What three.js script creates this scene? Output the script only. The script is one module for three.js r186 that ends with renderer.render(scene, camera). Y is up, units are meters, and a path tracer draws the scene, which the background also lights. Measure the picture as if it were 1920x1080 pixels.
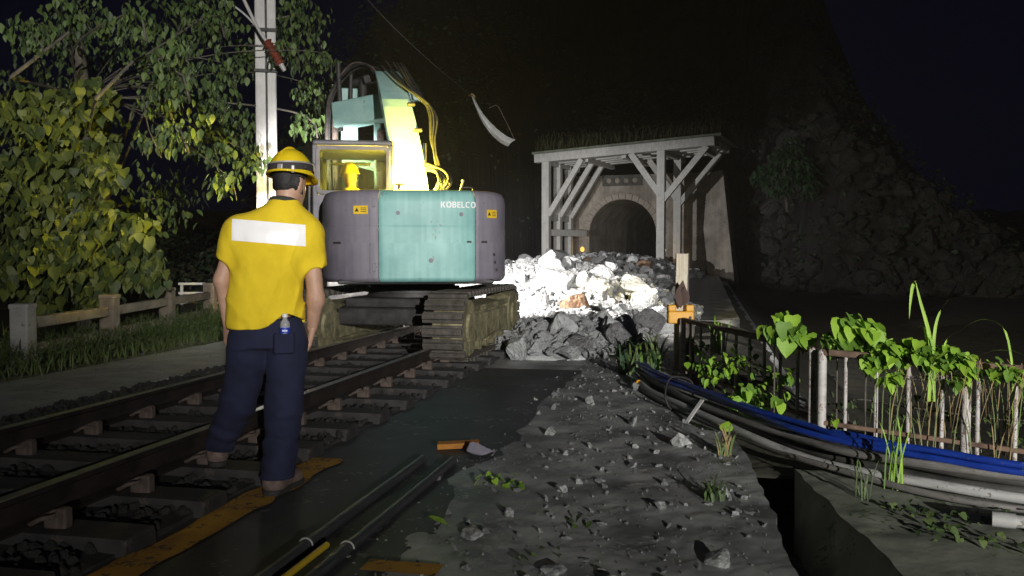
import * as THREE from 'three';
import { mergeGeometries } from 'three/addons/utils/BufferGeometryUtils.js';
import { RoundedBoxGeometry } from 'three/addons/geometries/RoundedBoxGeometry.js';
import { TextGeometry } from 'three/addons/geometries/TextGeometry.js';
import { FontLoader } from 'three/addons/loaders/FontLoader.js';

// ---------- camera, sky, moonlight, exposure ----------
const scene = new THREE.Scene();
const renderer = new THREE.WebGLRenderer({ antialias: true });
renderer.toneMapping = THREE.LinearToneMapping;
renderer.toneMappingExposure = 1;
renderer.shadowMap.enabled = true;
const camera = new THREE.PerspectiveCamera(2 * Math.atan(540 / 1700) * 180 / Math.PI, 16 / 9, 0.05, 900);
camera.position.set(0, 1.25, 0);
camera.rotation.order = 'YXZ';
camera.rotation.set(-0.04115, 0.2113, 0);
scene.add(camera);
{ // clear night sky, a very dark blue
  const w = 64, h = 32, d = new Float32Array(w * h * 4);
  for (let j = 0; j < h; j++) for (let i = 0; i < w; i++) {
    const k = (j * w + i) * 4; d[k] = 0.0006; d[k + 1] = 0.0007; d[k + 2] = 0.0046; d[k + 3] = 1;
  }
  const t = new THREE.DataTexture(d, w, h, THREE.RGBAFormat, THREE.FloatType);
  t.mapping = THREE.EquirectangularReflectionMapping; t.needsUpdate = true;
  scene.background = t; scene.environment = t;
}
const moon = new THREE.DirectionalLight(new THREE.Color().setRGB(0.6, 0.7, 1), 0.006);
moon.position.set(-20, 40, 10); moon.castShadow = true; moon.shadow.radius = 20; scene.add(moon);
scene.fog = new THREE.FogExp2(new THREE.Color().setRGB(0.8, 0.8, 0.8), 0.00035);

// ---------- helpers ----------
const V = (x, y, z) => new THREE.Vector3(x, y, z);
function rng(a) { return () => { a |= 0; a = a + 0x6D2B79F5 | 0; let t = Math.imul(a ^ a >>> 15, 1 | a); t = t + Math.imul(t ^ t >>> 7, 61 | t) ^ t; return ((t ^ t >>> 14) >>> 0) / 4294967296; }; }
function hash(x, y, z) { let n = Math.imul(x, 374761393) ^ Math.imul(y, 668265263) ^ Math.imul(z, 2147483647 ^ 0x5bd1e995); n = Math.imul(n ^ n >>> 13, 1274126177); n ^= n >>> 16; return (n >>> 0) / 4294967296; }
const sm = t => t * t * (3 - 2 * t);
function noise(x, y, z) { // value noise, -1..1
  const i = Math.floor(x), j = Math.floor(y), k = Math.floor(z), u = sm(x - i), v = sm(y - j), w = sm(z - k);
  const L = (a, b, t) => a + (b - a) * t;
  return 2 * L(L(L(hash(i, j, k), hash(i + 1, j, k), u), L(hash(i, j + 1, k), hash(i + 1, j + 1, k), u), v), L(L(hash(i, j, k + 1), hash(i + 1, j, k + 1), u), L(hash(i, j + 1, k + 1), hash(i + 1, j + 1, k + 1), u), v), w) - 1;
}
const fbm = (x, y, z, o = 4) => { let s = 0, a = 0.5, f = 1; for (let k = 0; k < o; k++) { s += a * noise(x * f, y * f, z * f + k * 7.3); a *= 0.5; f *= 2.03; } return s; };
function tnoise(x, y, per, seed) { // tileable value noise
  const i = Math.floor(x), j = Math.floor(y), u = sm(x - i), v = sm(y - j), m = n => ((n % per) + per) % per;
  const a = hash(m(i), m(j), seed), b = hash(m(i + 1), m(j), seed), c = hash(m(i), m(j + 1), seed), d = hash(m(i + 1), m(j + 1), seed);
  return a + (b - a) * u + (c - a) * v + (a - b - c + d) * u * v;
}
function tfbm(u, v, base, oct, seed) { let s = 0, a = 0.5, f = base, n = 0; for (let k = 0; k < oct; k++) { s += a * tnoise(u * f, v * f, f, seed + k); n += a; a *= 0.55; f *= 2; } return s / n; }
const toS = c => c <= 0.0031308 ? c * 12.92 : 1.055 * Math.pow(c, 1 / 2.4) - 0.055;
function tex(size, fn, srgb) {
  const d = new Uint8Array(size * size * 4);
  for (let j = 0; j < size; j++) for (let i = 0; i < size; i++) {
    const c = fn(i / size, j / size), k = (j * size + i) * 4;
    for (let q = 0; q < 3; q++) { const x = Math.min(1, Math.max(0, Array.isArray(c) ? c[q] : c)); d[k + q] = 255 * (srgb ? toS(x) : x); }
    d[k + 3] = 255;
  }
  const t = new THREE.DataTexture(d, size, size); t.wrapS = t.wrapT = THREE.RepeatWrapping; t.magFilter = THREE.LinearFilter; t.minFilter = THREE.LinearMipmapLinearFilter;
  t.generateMipmaps = true; if (srgb) t.colorSpace = THREE.SRGBColorSpace; t.needsUpdate = true; return t;
}
const bumpFine = tex(256, (u, v) => tfbm(u, v, 16, 4, 11));
const bumpCoarse = tex(256, (u, v) => { const a = tfbm(u, v, 6, 6, 31); return a * 0.7 + 0.3 * Math.abs(2 * tfbm(u, v, 10, 4, 77) - 1); });
const bumpStreak = tex(256, (u, v) => { let s = 0; s += tnoise(u * 64, v * 4, 64, 5); return s * 0.6 + 0.4 * tfbm(u, v, 8, 5, 6); });
function rep(t, s) { const c = t.clone(); c.repeat.set(1 / s, 1 / s); c.needsUpdate = true; return c; }
let seedM = 100;
// procedural material: mottled colour c..c2 with darker/lighter flecks, streaks, fine relief
function pm(c, c2, o = {}) {
  const { rough = 0.85, metal = 0, bump = 0.004, scale = 1, kind = 'coarse', streak = 0, fleck = 0, fleckC = [0.5, 0.5, 0.5], size = 256, contrast = 1.6, base = 6, phys = null } = o;
  const sd = seedM += 17;
  const map = tex(size, (u, v) => {
    let m = tfbm(u, v, base, 6, sd);
    if (streak) m = m * (1 - streak) + streak * tnoise(u * 48, v * 3, 48, sd + 9);
    m = Math.min(1, Math.max(0, (m - 0.5) * contrast + 0.5));
    const f = fleck && tnoise(u * 64, v * 64, 64, sd + 5) * tfbm(u, v, 8, 3, sd + 8) > (1 - fleck) * 0.75 ? 0.8 : 0;
    return [0, 1, 2].map(q => (c[q] + (c2[q] - c[q]) * m) * (1 - f) + fleckC[q] * f);
  }, true);
  const p = { map: rep(map, scale), roughness: rough, metalness: metal, side: THREE.DoubleSide };
  if (bump) { p.bumpMap = rep(kind === 'fine' ? bumpFine : kind === 'streak' ? bumpStreak : bumpCoarse, scale * (o.bscale || 1)); p.bumpScale = bump; }
  return phys ? new THREE.MeshPhysicalMaterial({ ...p, ...phys }) : new THREE.MeshStandardMaterial(p);
}
const flat = (c, rough = 0.6, metal = 0, extra = {}) => new (extra.transmission || extra.clearcoat || extra.sheen ? THREE.MeshPhysicalMaterial : THREE.MeshStandardMaterial)({ color: new THREE.Color().setRGB(...c), roughness: rough, metalness: metal, side: THREE.DoubleSide, ...extra });

const used = {};
const numbered = n => { const k = used[n] = (used[n] ?? -1) + 1; return k ? `${n}_${String(k).padStart(3, '0')}` : n; };
function tag(o, label, category, group, kind) { if (label) o.userData.label = label; if (category) o.userData.category = category; if (group) o.userData.group = group; if (kind) o.userData.kind = kind; return o; }
function thing(name, label, category, p = [0, 0, 0], turn = 0, group) { const o = new THREE.Group(); o.name = numbered(name); o.position.set(...p); o.rotation.y = turn; scene.add(o); return tag(o, label, category, group); }
function part(name, g, m, parent) { const o = new THREE.Mesh(g, m); o.name = name; parent.add(o); return o; }
function solo(name, g, m, label, category, group, kind) { const o = new THREE.Mesh(g, m); o.name = numbered(name); scene.add(o); return tag(o, label, category, group, kind); }
const setting = (name, g, m, label, category) => solo(name, g, m, label, category || name.replace(/_/g, ' '), null, 'structure');

function boxuv(g) { // uv in metres from the dominant axis of each face
  if (g.index) g = g.toNonIndexed();
  const p = g.attributes.position, uv = new Float32Array(p.count * 2), a = V(), b = V(), c = V(), n = V();
  for (let i = 0; i < p.count; i += 3) {
    a.fromBufferAttribute(p, i); b.fromBufferAttribute(p, i + 1); c.fromBufferAttribute(p, i + 2);
    n.crossVectors(b.clone().sub(a), c.clone().sub(a));
    const ax = Math.abs(n.x), ay = Math.abs(n.y), az = Math.abs(n.z);
    [a, b, c].forEach((q, k) => { const s = ay >= ax && ay >= az ? [q.x, q.z] : ax >= az ? [q.z, q.y] : [q.x, q.y]; uv[(i + k) * 2] = s[0]; uv[(i + k) * 2 + 1] = s[1]; });
  }
  g.setAttribute('uv', new THREE.BufferAttribute(uv, 2));
  return g;
}
function clean(g) { if (g.index) g = g.toNonIndexed(); for (const k of Object.keys(g.attributes)) if (!['position', 'normal', 'uv'].includes(k)) g.deleteAttribute(k); if (!g.attributes.normal) g.computeVertexNormals(); g.morphAttributes = {}; return boxuv(g); }
const M = (...gs) => mergeGeometries(gs.flat(3).map(clean));
const mv = (g, x, y, z, rx = 0, ry = 0, rz = 0) => { g.applyMatrix4(new THREE.Matrix4().makeRotationFromEuler(new THREE.Euler(rx, ry, rz)).setPosition(x, y, z)); return g; };
const box = (w, h, d, x = 0, y = 0, z = 0, rx = 0, ry = 0, rz = 0, r = 0.008) => boxuv(mv(r ? new RoundedBoxGeometry(w, h, d, 1, Math.min(r, w / 2.1, h / 2.1, d / 2.1)) : new THREE.BoxGeometry(w, h, d), x, y, z, rx, ry, rz));
function along(g, a, b) { // geometry along +y from 0..len -> from a to b
  const d = b.clone().sub(a); g.applyQuaternion(new THREE.Quaternion().setFromUnitVectors(V(0, 1, 0), d.normalize())); g.translate(a.x, a.y, a.z); return g;
}
const cyl = (a, b, r, r2 = r, seg = 14, open = false) => { const L = a.distanceTo(b), g = new THREE.CylinderGeometry(r2, r, L, seg, 1, open); g.translate(0, L / 2, 0); return boxuv(along(g, a, b)); };
function beam(a, b, w, h, r = 0.01, up = V(0, 1, 0)) { // box from a to b; w across, h along up
  const d = b.clone().sub(a), L = d.length(); d.normalize();
  const s = V().crossVectors(d, up).normalize(), u = V().crossVectors(s, d).normalize();
  const g = new RoundedBoxGeometry(w, h, L, 1, Math.min(r, w / 2.1, h / 2.1));
  const q = boxuv(g);
  q.applyMatrix4(new THREE.Matrix4().makeBasis(s, u, d.clone().negate()).setPosition(a.clone().add(b).multiplyScalar(0.5)));
  return q;
}
const tube = (pts, r, n = 40, seg = 8, closed = false) => boxuv(new THREE.TubeGeometry(new THREE.CatmullRomCurve3(pts, closed, 'catmullrom', 0.5), n, r, seg, closed));
function grid(x0, x1, z0, z1, nx, nz, fn, skirt = 0) { // heightfield, uv in metres, optional side skirt
  const P = [], U = [], I = [];
  for (let j = 0; j <= nz; j++) for (let i = 0; i <= nx; i++) {
    let x = x0 + (x1 - x0) * i / nx, z = z0 + (z1 - z0) * j / nz; const q = fn(x, z, i / nx, j / nz), e = Array.isArray(q) ? q : [x, q, z];
    P.push(...e); U.push(e[0], e[2]);
  }
  const W = nx + 1;
  for (let j = 0; j < nz; j++) for (let i = 0; i < nx; i++) { const a = j * W + i; I.push(a, a + W, a + 1, a + 1, a + W, a + W + 1); }
  if (skirt) {
    const rim = []; for (let i = 0; i < nx; i++) rim.push(i); for (let j = 0; j < nz; j++) rim.push(j * W + nx); for (let i = nx; i > 0; i--) rim.push(nz * W + i); for (let j = nz; j > 0; j--) rim.push(j * W);
    const base = P.length / 3; rim.forEach(k => { P.push(P[k * 3], P[k * 3 + 1] - 0.001, P[k * 3 + 2], P[k * 3], P[k * 3 + 1] - skirt, P[k * 3 + 2]); U.push(U[k * 2], U[k * 2 + 1], U[k * 2] + skirt, U[k * 2 + 1] + skirt); });
    rim.forEach((_, k) => { const a = base + 2 * k, b = base + 2 * ((k + 1) % rim.length); I.push(a, b, a + 1, b, b + 1, a + 1); });
  }
  const g = new THREE.BufferGeometry(); g.setAttribute('position', new THREE.Float32BufferAttribute(P, 3)); g.setAttribute('uv', new THREE.Float32BufferAttribute(U, 2)); g.setIndex(I); g.computeVertexNormals(); return g;
}
// closed surface of a distance field (surface nets)
function nets(f, lo, hi, cell) {
  const n = [0, 1, 2].map(k => Math.ceil((hi[k] - lo[k]) / cell) + 1), [nx, ny, nz] = n, F = new Float32Array(nx * ny * nz), id = (i, j, k) => (k * ny + j) * nx + i;
  for (let k = 0; k < nz; k++) for (let j = 0; j < ny; j++) for (let i = 0; i < nx; i++) F[id(i, j, k)] = f(lo[0] + i * cell, lo[1] + j * cell, lo[2] + k * cell);
  const vert = new Int32Array(nx * ny * nz).fill(-1), P = [], I = [];
  for (let k = 0; k < nz - 1; k++) for (let j = 0; j < ny - 1; j++) for (let i = 0; i < nx - 1; i++) {
    let m = 0, sx = 0, sy = 0, sz = 0; const c = [];
    for (let q = 0; q < 8; q++) c.push(F[id(i + (q & 1), j + (q >> 1 & 1), k + (q >> 2))]);
    for (let a = 0; a < 8; a++) for (let b = 1; b < 8; b <<= 1) if (!(a & b) && (c[a] < 0) !== (c[a | b] < 0)) {
      const t = c[a] / (c[a] - c[a | b]); sx += (a & 1) + (b === 1 ? t : 0); sy += (a >> 1 & 1) + (b === 2 ? t : 0); sz += (a >> 2) + (b === 4 ? t : 0); m++;
    }
    if (m) { vert[id(i, j, k)] = P.length / 3; P.push(lo[0] + (i + sx / m) * cell, lo[1] + (j + sy / m) * cell, lo[2] + (k + sz / m) * cell); }
  }
  const quad = (a, b, c, d, flip) => { if (a < 0 || b < 0 || c < 0 || d < 0) return; flip ? I.push(a, b, c, a, c, d) : I.push(a, c, b, a, d, c); };
  for (let k = 1; k < nz - 1; k++) for (let j = 1; j < ny - 1; j++) for (let i = 1; i < nx - 1; i++) {
    const s = F[id(i, j, k)] < 0;
    if (s !== F[id(i + 1, j, k)] < 0) quad(vert[id(i, j - 1, k - 1)], vert[id(i, j, k - 1)], vert[id(i, j, k)], vert[id(i, j - 1, k)], s);
    if (s !== F[id(i, j + 1, k)] < 0) quad(vert[id(i - 1, j, k - 1)], vert[id(i - 1, j, k)], vert[id(i, j, k)], vert[id(i, j, k - 1)], s);
    if (s !== F[id(i, j, k + 1)] < 0) quad(vert[id(i - 1, j - 1, k)], vert[id(i, j - 1, k)], vert[id(i, j, k)], vert[id(i - 1, j, k)], s);
  }
  const g = new THREE.BufferGeometry(); g.setAttribute('position', new THREE.Float32BufferAttribute(P, 3)); g.setIndex(I); g.computeVertexNormals(); return boxuv(g);
}
const smin = (a, b, k) => { const h = Math.max(k - Math.abs(a - b), 0) / k; return Math.min(a, b) - h * h * k * 0.25; };
function cap(p, a, b, r1, r2) { // tapered capsule distance
  const ex = b[0] - a[0], ey = b[1] - a[1], ez = b[2] - a[2], t = Math.min(1, Math.max(0, ((p[0] - a[0]) * ex + (p[1] - a[1]) * ey + (p[2] - a[2]) * ez) / (ex * ex + ey * ey + ez * ez)));
  return Math.hypot(p[0] - a[0] - ex * t, p[1] - a[1] - ey * t, p[2] - a[2] - ez * t) - r1 - (r2 - r1) * t;
}
// rocks: faceted, noisy lumps
function rockGeo(seed, detail = 2, sharp = 1) {
  const r = rng(seed), g = new THREE.IcosahedronGeometry(1, detail + 1), p = g.attributes.position, v = V(), cuts = [];
  for (let k = 0; k < 15; k++) cuts.push([V(r() * 2 - 1, r() * 2 - 1, r() * 2 - 1).normalize(), 0.45 + r() * 0.35]);
  const sx = 0.75 + r() * 0.5, sy = 0.6 + r() * 0.35, sz = 0.75 + r() * 0.5, o = r() * 50;
  for (let i = 0; i < p.count; i++) {
    v.fromBufferAttribute(p, i).normalize(); const d0 = v.clone();
    for (const [n, d] of cuts) { const t = v.dot(n); if (t > d) v.addScaledVector(n, (d - t) * sharp); }
    v.addScaledVector(d0, 0.06 * fbm(d0.x * 2.2 + o, d0.y * 2.2, d0.z * 2.2, 3) + 0.022 * noise(d0.x * 9 + o, d0.y * 9, d0.z * 9));
    p.setXYZ(i, v.x * sx, v.y * sy, v.z * sz);
  }
  g.computeVertexNormals(); return boxuv(g);
}
const rockG = [...Array(10)].map((_, k) => rockGeo(500 + k * 31)), pebbleG = [...Array(4)].map((_, k) => rockGeo(900 + k * 7, 1));
function instanced(name, g, m, mats, label, parent, colors) {
  const o = new THREE.InstancedMesh(g, m, mats.length); mats.forEach((x, i) => o.setMatrixAt(i, x));
  if (colors) mats.forEach((_, i) => o.setColorAt(i, colors(i)));
  o.name = parent ? name : numbered(name); o.userData.kind = 'stuff'; if (label) o.userData.label = label; (parent || scene).add(o); if (!parent) o.userData.category = name.replace(/_/g, ' '); return o;
}
const mat4 = (x, y, z, rx, ry, rz, s, sy = s, sz = s) => new THREE.Matrix4().compose(V(x, y, z), new THREE.Quaternion().setFromEuler(new THREE.Euler(rx, ry, rz)), V(s, sy, sz));

// ---------- materials ----------
const concrete = pm([0.20, 0.20, 0.19], [0.34, 0.33, 0.31], { scale: 1.3, bump: 0.004, fleck: 0.25, fleckC: [0.1, 0.1, 0.09] });
const mossConcrete = pm([0.11, 0.13, 0.09], [0.23, 0.24, 0.19], { scale: 1.2, bump: 0.008, fleck: 0.35, fleckC: [0.05, 0.08, 0.03] });
const paleConcrete = pm([0.40, 0.40, 0.38], [0.58, 0.57, 0.54], { scale: 2.2, bump: 0.01, streak: 0.4, kind: 'streak', fleck: 0.2, fleckC: [0.2, 0.2, 0.18] });
const portalStone = pm([0.17, 0.15, 0.125], [0.40, 0.36, 0.31], { scale: 3.5, bump: 0.03, streak: 0.18, fleck: 0.25, fleckC: [0.1, 0.1, 0.07], size: 512, contrast: 2 });
const darkBed = pm([0.018, 0.018, 0.018], [0.045, 0.043, 0.04], { scale: 0.8, bump: 0.012, fleck: 0.2, fleckC: [0.1, 0.1, 0.09] });
const wetPave = pm([0.022, 0.024, 0.026], [0.06, 0.063, 0.064], { scale: 1.7, bump: 0.003, rough: 0.56, fleck: 0.3, fleckC: [0.16, 0.16, 0.15], size: 512 });
const dirt = pm([0.13, 0.135, 0.135], [0.42, 0.425, 0.41], { scale: 1.4, bump: 0.006, rough: 0.48, fleck: 0.35, fleckC: [0.36, 0.36, 0.34], size: 512, contrast: 2.2 });
const soil = pm([0.03, 0.03, 0.02], [0.08, 0.075, 0.05], { scale: 1.5, bump: 0.03 });
const rail_ = pm([0.016, 0.013, 0.012], [0.045, 0.034, 0.03], { scale: 0.5, bump: 0.001, rough: 0.6, metal: 0.3 });
const railTop_ = pm([0.42, 0.4, 0.38], [0.6, 0.57, 0.54], { scale: 0.4, bump: 0.0004, rough: 0.35, metal: 0.9, kind: 'fine' });
const sleeperM = pm([0.018, 0.017, 0.017], [0.055, 0.053, 0.052], { scale: 0.7, bump: 0.005, fleck: 0.3, fleckC: [0.08, 0.06, 0.05] });
const rustM = pm([0.06, 0.045, 0.038], [0.16, 0.12, 0.1], { scale: 0.4, bump: 0.002, rough: 0.8, metal: 0.2 });
const yellowPaint = pm([0.34, 0.17, 0.018], [0.52, 0.28, 0.025], { scale: 0.8, bump: 0.002, fleck: 0.45, fleckC: [0.06, 0.055, 0.05], contrast: 2 });
const rockM = ['', '', ''].map((_, k) => pm([0.30 + 0.06 * k, 0.31 + 0.06 * k, 0.315 + 0.06 * k], [0.52 + 0.05 * k, 0.53 + 0.05 * k, 0.53 + 0.05 * k], { scale: 1.1, bump: 0.05, bscale: 0.8, fleck: 0.2, fleckC: [0.2, 0.2, 0.2] }));
const darkRockM = pm([0.10, 0.10, 0.105], [0.22, 0.22, 0.225], { scale: 1.1, bump: 0.05 });
const brownRockM = pm([0.24, 0.13, 0.07], [0.45, 0.30, 0.2], { scale: 1.0, bump: 0.04 });
const steelM = pm([0.42, 0.41, 0.40], [0.56, 0.55, 0.53], { scale: 0.8, bump: 0.001, rough: 0.55, metal: 0.15, streak: 0.3 });
const blackRubber = pm([0.012, 0.012, 0.013], [0.03, 0.03, 0.03], { scale: 0.3, bump: 0.002, rough: 0.75 });
const darkMetal = pm([0.03, 0.03, 0.032], [0.075, 0.072, 0.07], { scale: 0.5, bump: 0.002, rough: 0.6, metal: 0.4 });

// ---------- lamps that light the place ----------
function floodlight(label, p, aim, I, angle, pen, color, legs = 0.55, head = 0.3, addedFlaps = []) {
  const t = thing('work_floodlight', label, 'floodlight', [p[0], 0, p[2]], 0), y = p[1], c = V(0, y, 0), d = V(aim[0] - p[0], aim[1] - y, aim[2] - p[2]).normalize();
  part('mast', cyl(V(0, 0.25, 0), V(0, y - 0.12, 0), 0.022), darkMetal, t);
  for (let k = 0; k < 3; k++) { const a = k * 2.094 + 0.4; part('leg', cyl(V(0, 0.7, 0), V(Math.cos(a) * legs, p[3] || 0, Math.sin(a) * legs), 0.016), darkMetal, t); }
  const h = head; part('housing', beam(c.clone().addScaledVector(d, -0.06), c.clone().addScaledVector(d, 0.05), h, h * 0.75, 0.02), darkMetal, t);
  part('bracket', M(beam(c.clone().add(V(0, -0.16, 0)), c.clone().addScaledVector(d, -0.03), 0.05, 0.03)), darkMetal, t);
  const lens = part('lamp_lens', beam(c.clone().addScaledVector(d, 0.052), c.clone().addScaledVector(d, 0.06), h * 0.86, h * 0.62, 0.004), new THREE.MeshStandardMaterial({ color: 0x222222, emissive: new THREE.Color().setRGB(...color), emissiveIntensity: 6 }), t);
  const s = new THREE.SpotLight(new THREE.Color().setRGB(...color), I, 0, angle, pen, 2); s.position.copy(c.clone().addScaledVector(d, 0.12)); s.target.position.copy(c.clone().addScaledVector(d, 5)); s.castShadow = true; s.shadow.radius = 1.2;
  const f0 = d.clone().setY(0).normalize(), sd = V().crossVectors(f0, V(0, 1, 0)); // added flaps: unseen blockers that cut the beam above and below
  for (const a of addedFlaps) { const m = k => V(0, s.position.y - (a < 0 ? 0.58 * k : 0) + 0.34 * Math.tan(a * Math.PI / 180), 0).addScaledVector(f0, 0.38).addScaledVector(sd, k); part('added_flap', beam(m(-0.4), m(0.4), 0.16, 0.006, 0.002), darkMetal, t); }
  t.add(s, s.target); return t;
}
floodlight('work floodlight on a tripod standing behind the worker in yellow', [-5.35, 1.62, -10.5, 0.05], [-4.4, 1.5, -22], 420, 0.85, 1.0, [1, 0.97, 0.95], 0.55, 0.3, [12]);
floodlight('work floodlight on a tripod facing the rock shed beyond the digger', [-8.4, 1.6, -27, 0.05], [-3.9, 2.4, -46], 470, 0.48, 0.9, [1, 0.98, 0.97], 0.55, 0.3, [17]);
floodlight('tripod floodlight with added beam-cutting flaps facing the digger', [8.6, 4.0, 15], [-4.4, 1.0, -10], 2350, 0.36, 0.4, [1, 0.97, 0.93], 0.9, 0.3, [3, -9.7]);

// ---------- ground ----------
const xRight = z => { const e = 0.03 * noise(z * 3, 1, 2) + 0.008 * noise(z * 9, 4, 2); if (z > -5.7) return 0.34 + (z + 3.6) * 0.05 + e; if (z > -9.5) return 0.24 + (z + 5.7) * 0.13 + e; return -0.25 + (z + 9.5) * 0.03 + e; };
setting('ground', grid(-260, 260, -300, 60, 90, 90, (x, z) => -0.72 + 0.15 * fbm(x * 0.15, 3, z * 0.15)), soil, 'dark bare ground around the railway reaching the hills');
const bedY = (x, z) => 0.042 + 0.018 * fbm(x * 5, 0, z * 5, 3);
setting('track_bed', grid(-4.95, -2.3, -62, 2.5, 30, 400, bedY, 0.9), darkBed, 'black ballast bed under the rails and sleepers', 'track bed');
function paveY(x, z) {
  const d = Math.min(1, Math.max(0, (x + 1.25 + 0.35 * noise(z * 0.9, 0, 5)) / 0.5)), far = Math.min(1, Math.max(0, (-z - 5.5) / 4));
  const rough = fbm(x * 2.1, 2, z * 1.9, 3) * 0.012 + 0.006 * fbm(x * 9, 3, z * 8, 3) + 0.002 * noise(x * 37, 1, z * 35);
  return 0.012 + sm(d) * (0.015 + rough) * (1 - 0.4 * far) + 0.004 * fbm(x * 4, 5, z * 4);
}
setting('pavement', grid(0, 1, -17, 2.5, 130, 700, (u, z) => { const r = xRight(z), x = -2.3 + (r + 2.3) * u; return [x, paveY(x, z), z]; }, 0.75), dirt, 'dusty grey path beside the track strewn with rock crumbs');
setting('dark_paving', grid(0, 1, -9.2, 2.5, 30, 200, (u, z) => { const r = -1.22 + 0.12 * noise(z * 1.3, 7, 1) + 0.05 * noise(z * 6, 7, 1), x = -2.3 + (r + 2.3) * u; return [x, Math.max(0.022 + 0.006 * noise(x * 2, 1, z * 2), u > 0.97 ? -0.03 : 0), z]; }), wetPave, 'dark damp paving between the yellow line and rubble-strewn path', 'paving');
setting('far_bed', grid(-2.3, 0.6, -62, -17, 10, 40, (x, z) => -0.02 + 0.05 * fbm(x, 0, z), 0.7), dirt, 'dusty grey ground running on to the tunnel', 'ground');
setting('walkway', grid(-6.25, -4.95, -40, 2.5, 20, 300, (x, z) => 0.055 + 0.012 * fbm(x * 2, 1, z * 2), 0.5), concrete, 'pale concrete walkway beyond the far rail');
setting('verge', grid(-40, -6.25, -62, 4, 60, 120, (x, z) => 0.06 + 0.1 * Math.abs(fbm(x * 0.6, 1, z * 0.6)) + (x < -9 ? (x + 9) * 0.12 : 0), 0.8), soil, 'overgrown earth verge behind the concrete walkway');
setting('slab', grid(0, 1, -5.35, 2.5, 60, 160, (u, z) => { const a = 0.52 - (z + 5.24) * -0.153 + 0.015 * noise(z * 8, 2, 2), x = a + (3.4 - a) * u; return [x, 0.02 * fbm(x * 3, 0, z * 3) + 0.004 * noise(x * 20, 0, z * 20), z]; }, 0.75), mossConcrete, 'mossy concrete slab beside the open drain');
const xFence = z => z < -9.34 ? -0.23 : z < -6.68 ? -0.23 + (z + 9.34) * 0.365 : 0.74 + (z + 6.68) * 1.31;
setting('riverbank', grid(0, 1, -40, 2, 70, 170, (u, z) => { const a = z > -5.4 ? 3.35 : xRight(z) - 0.03, x = a + 13 * Math.pow(u, 1.6), f = z > -5.4 ? 3.5 : xFence(z) + 0.25; return [x, -0.06 - 0.75 * sm(Math.min(1, Math.max(0, (x - f) / 2.4))) + 0.05 * fbm(x * 2, 0, z * 2), z]; }), soil, 'dark weedy bank falling away behind the railings');
setting('drain_floor', box(0.9, 0.05, 8.5, 0.55, -0.5, -1.6, 0, 0.05), wetPave, 'floor of the open concrete drain', 'drain');

// yellow line painted on the edge of the paving
setting('yellow_edge_line', grid(0, 1, -4.95, -2.2, 8, 60, (u, z) => { const e = 0.02 * noise(z * 7, u * 2, 3); return [-2.26 + u * 0.19 + e * (u - 0.5) * 2, 0.03 + 0.006 * noise((-2.26 + u * 0.19) * 2, 1, z * 2), z]; }), yellowPaint, 'worn yellow line painted on the dark paving beside the track', 'painted line');
setting('yellow_cross_line', grid(-1.28, -0.98, -3.32, -3.2, 10, 6, (x, z) => 0.04), yellowPaint, 'short worn yellow bar painted across the path', 'painted line');

// ---------- track ----------
function railGeo(z0, z1) { // flat-bottom rail profile
  const s = new THREE.Shape([[-0.064, 0], [0.064, 0], [0.064, 0.011], [0.014, 0.028], [0.008, 0.05], [0.008, 0.105], [0.032, 0.118], [0.0325, 0.14], [-0.0325, 0.14], [-0.032, 0.118], [-0.008, 0.105], [-0.008, 0.05], [-0.014, 0.028], [-0.064, 0.011]].map(([x, y]) => new THREE.Vector2(x, y)));
  const g = new THREE.ExtrudeGeometry(s, { depth: z1 - z0, bevelEnabled: false }); g.translate(0, 0.095, z0); return boxuv(g);
}
for (const [x, label] of [[-2.8, 'dark steel rail running past the worker on the yellow line side'], [-3.93, 'dark steel rail running beside the pale concrete walkway']]) {
  const t = thing('rail', label, 'rail', [x, 0, 0]);
  part('rail_body', railGeo(-26, 2.3), rail_, t);
  part('running_surface', box(0.056, 0.006, 28.3, 0, 0.236, -11.85, 0, 0, 0, 0.002), railTop_, t);
}
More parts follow.
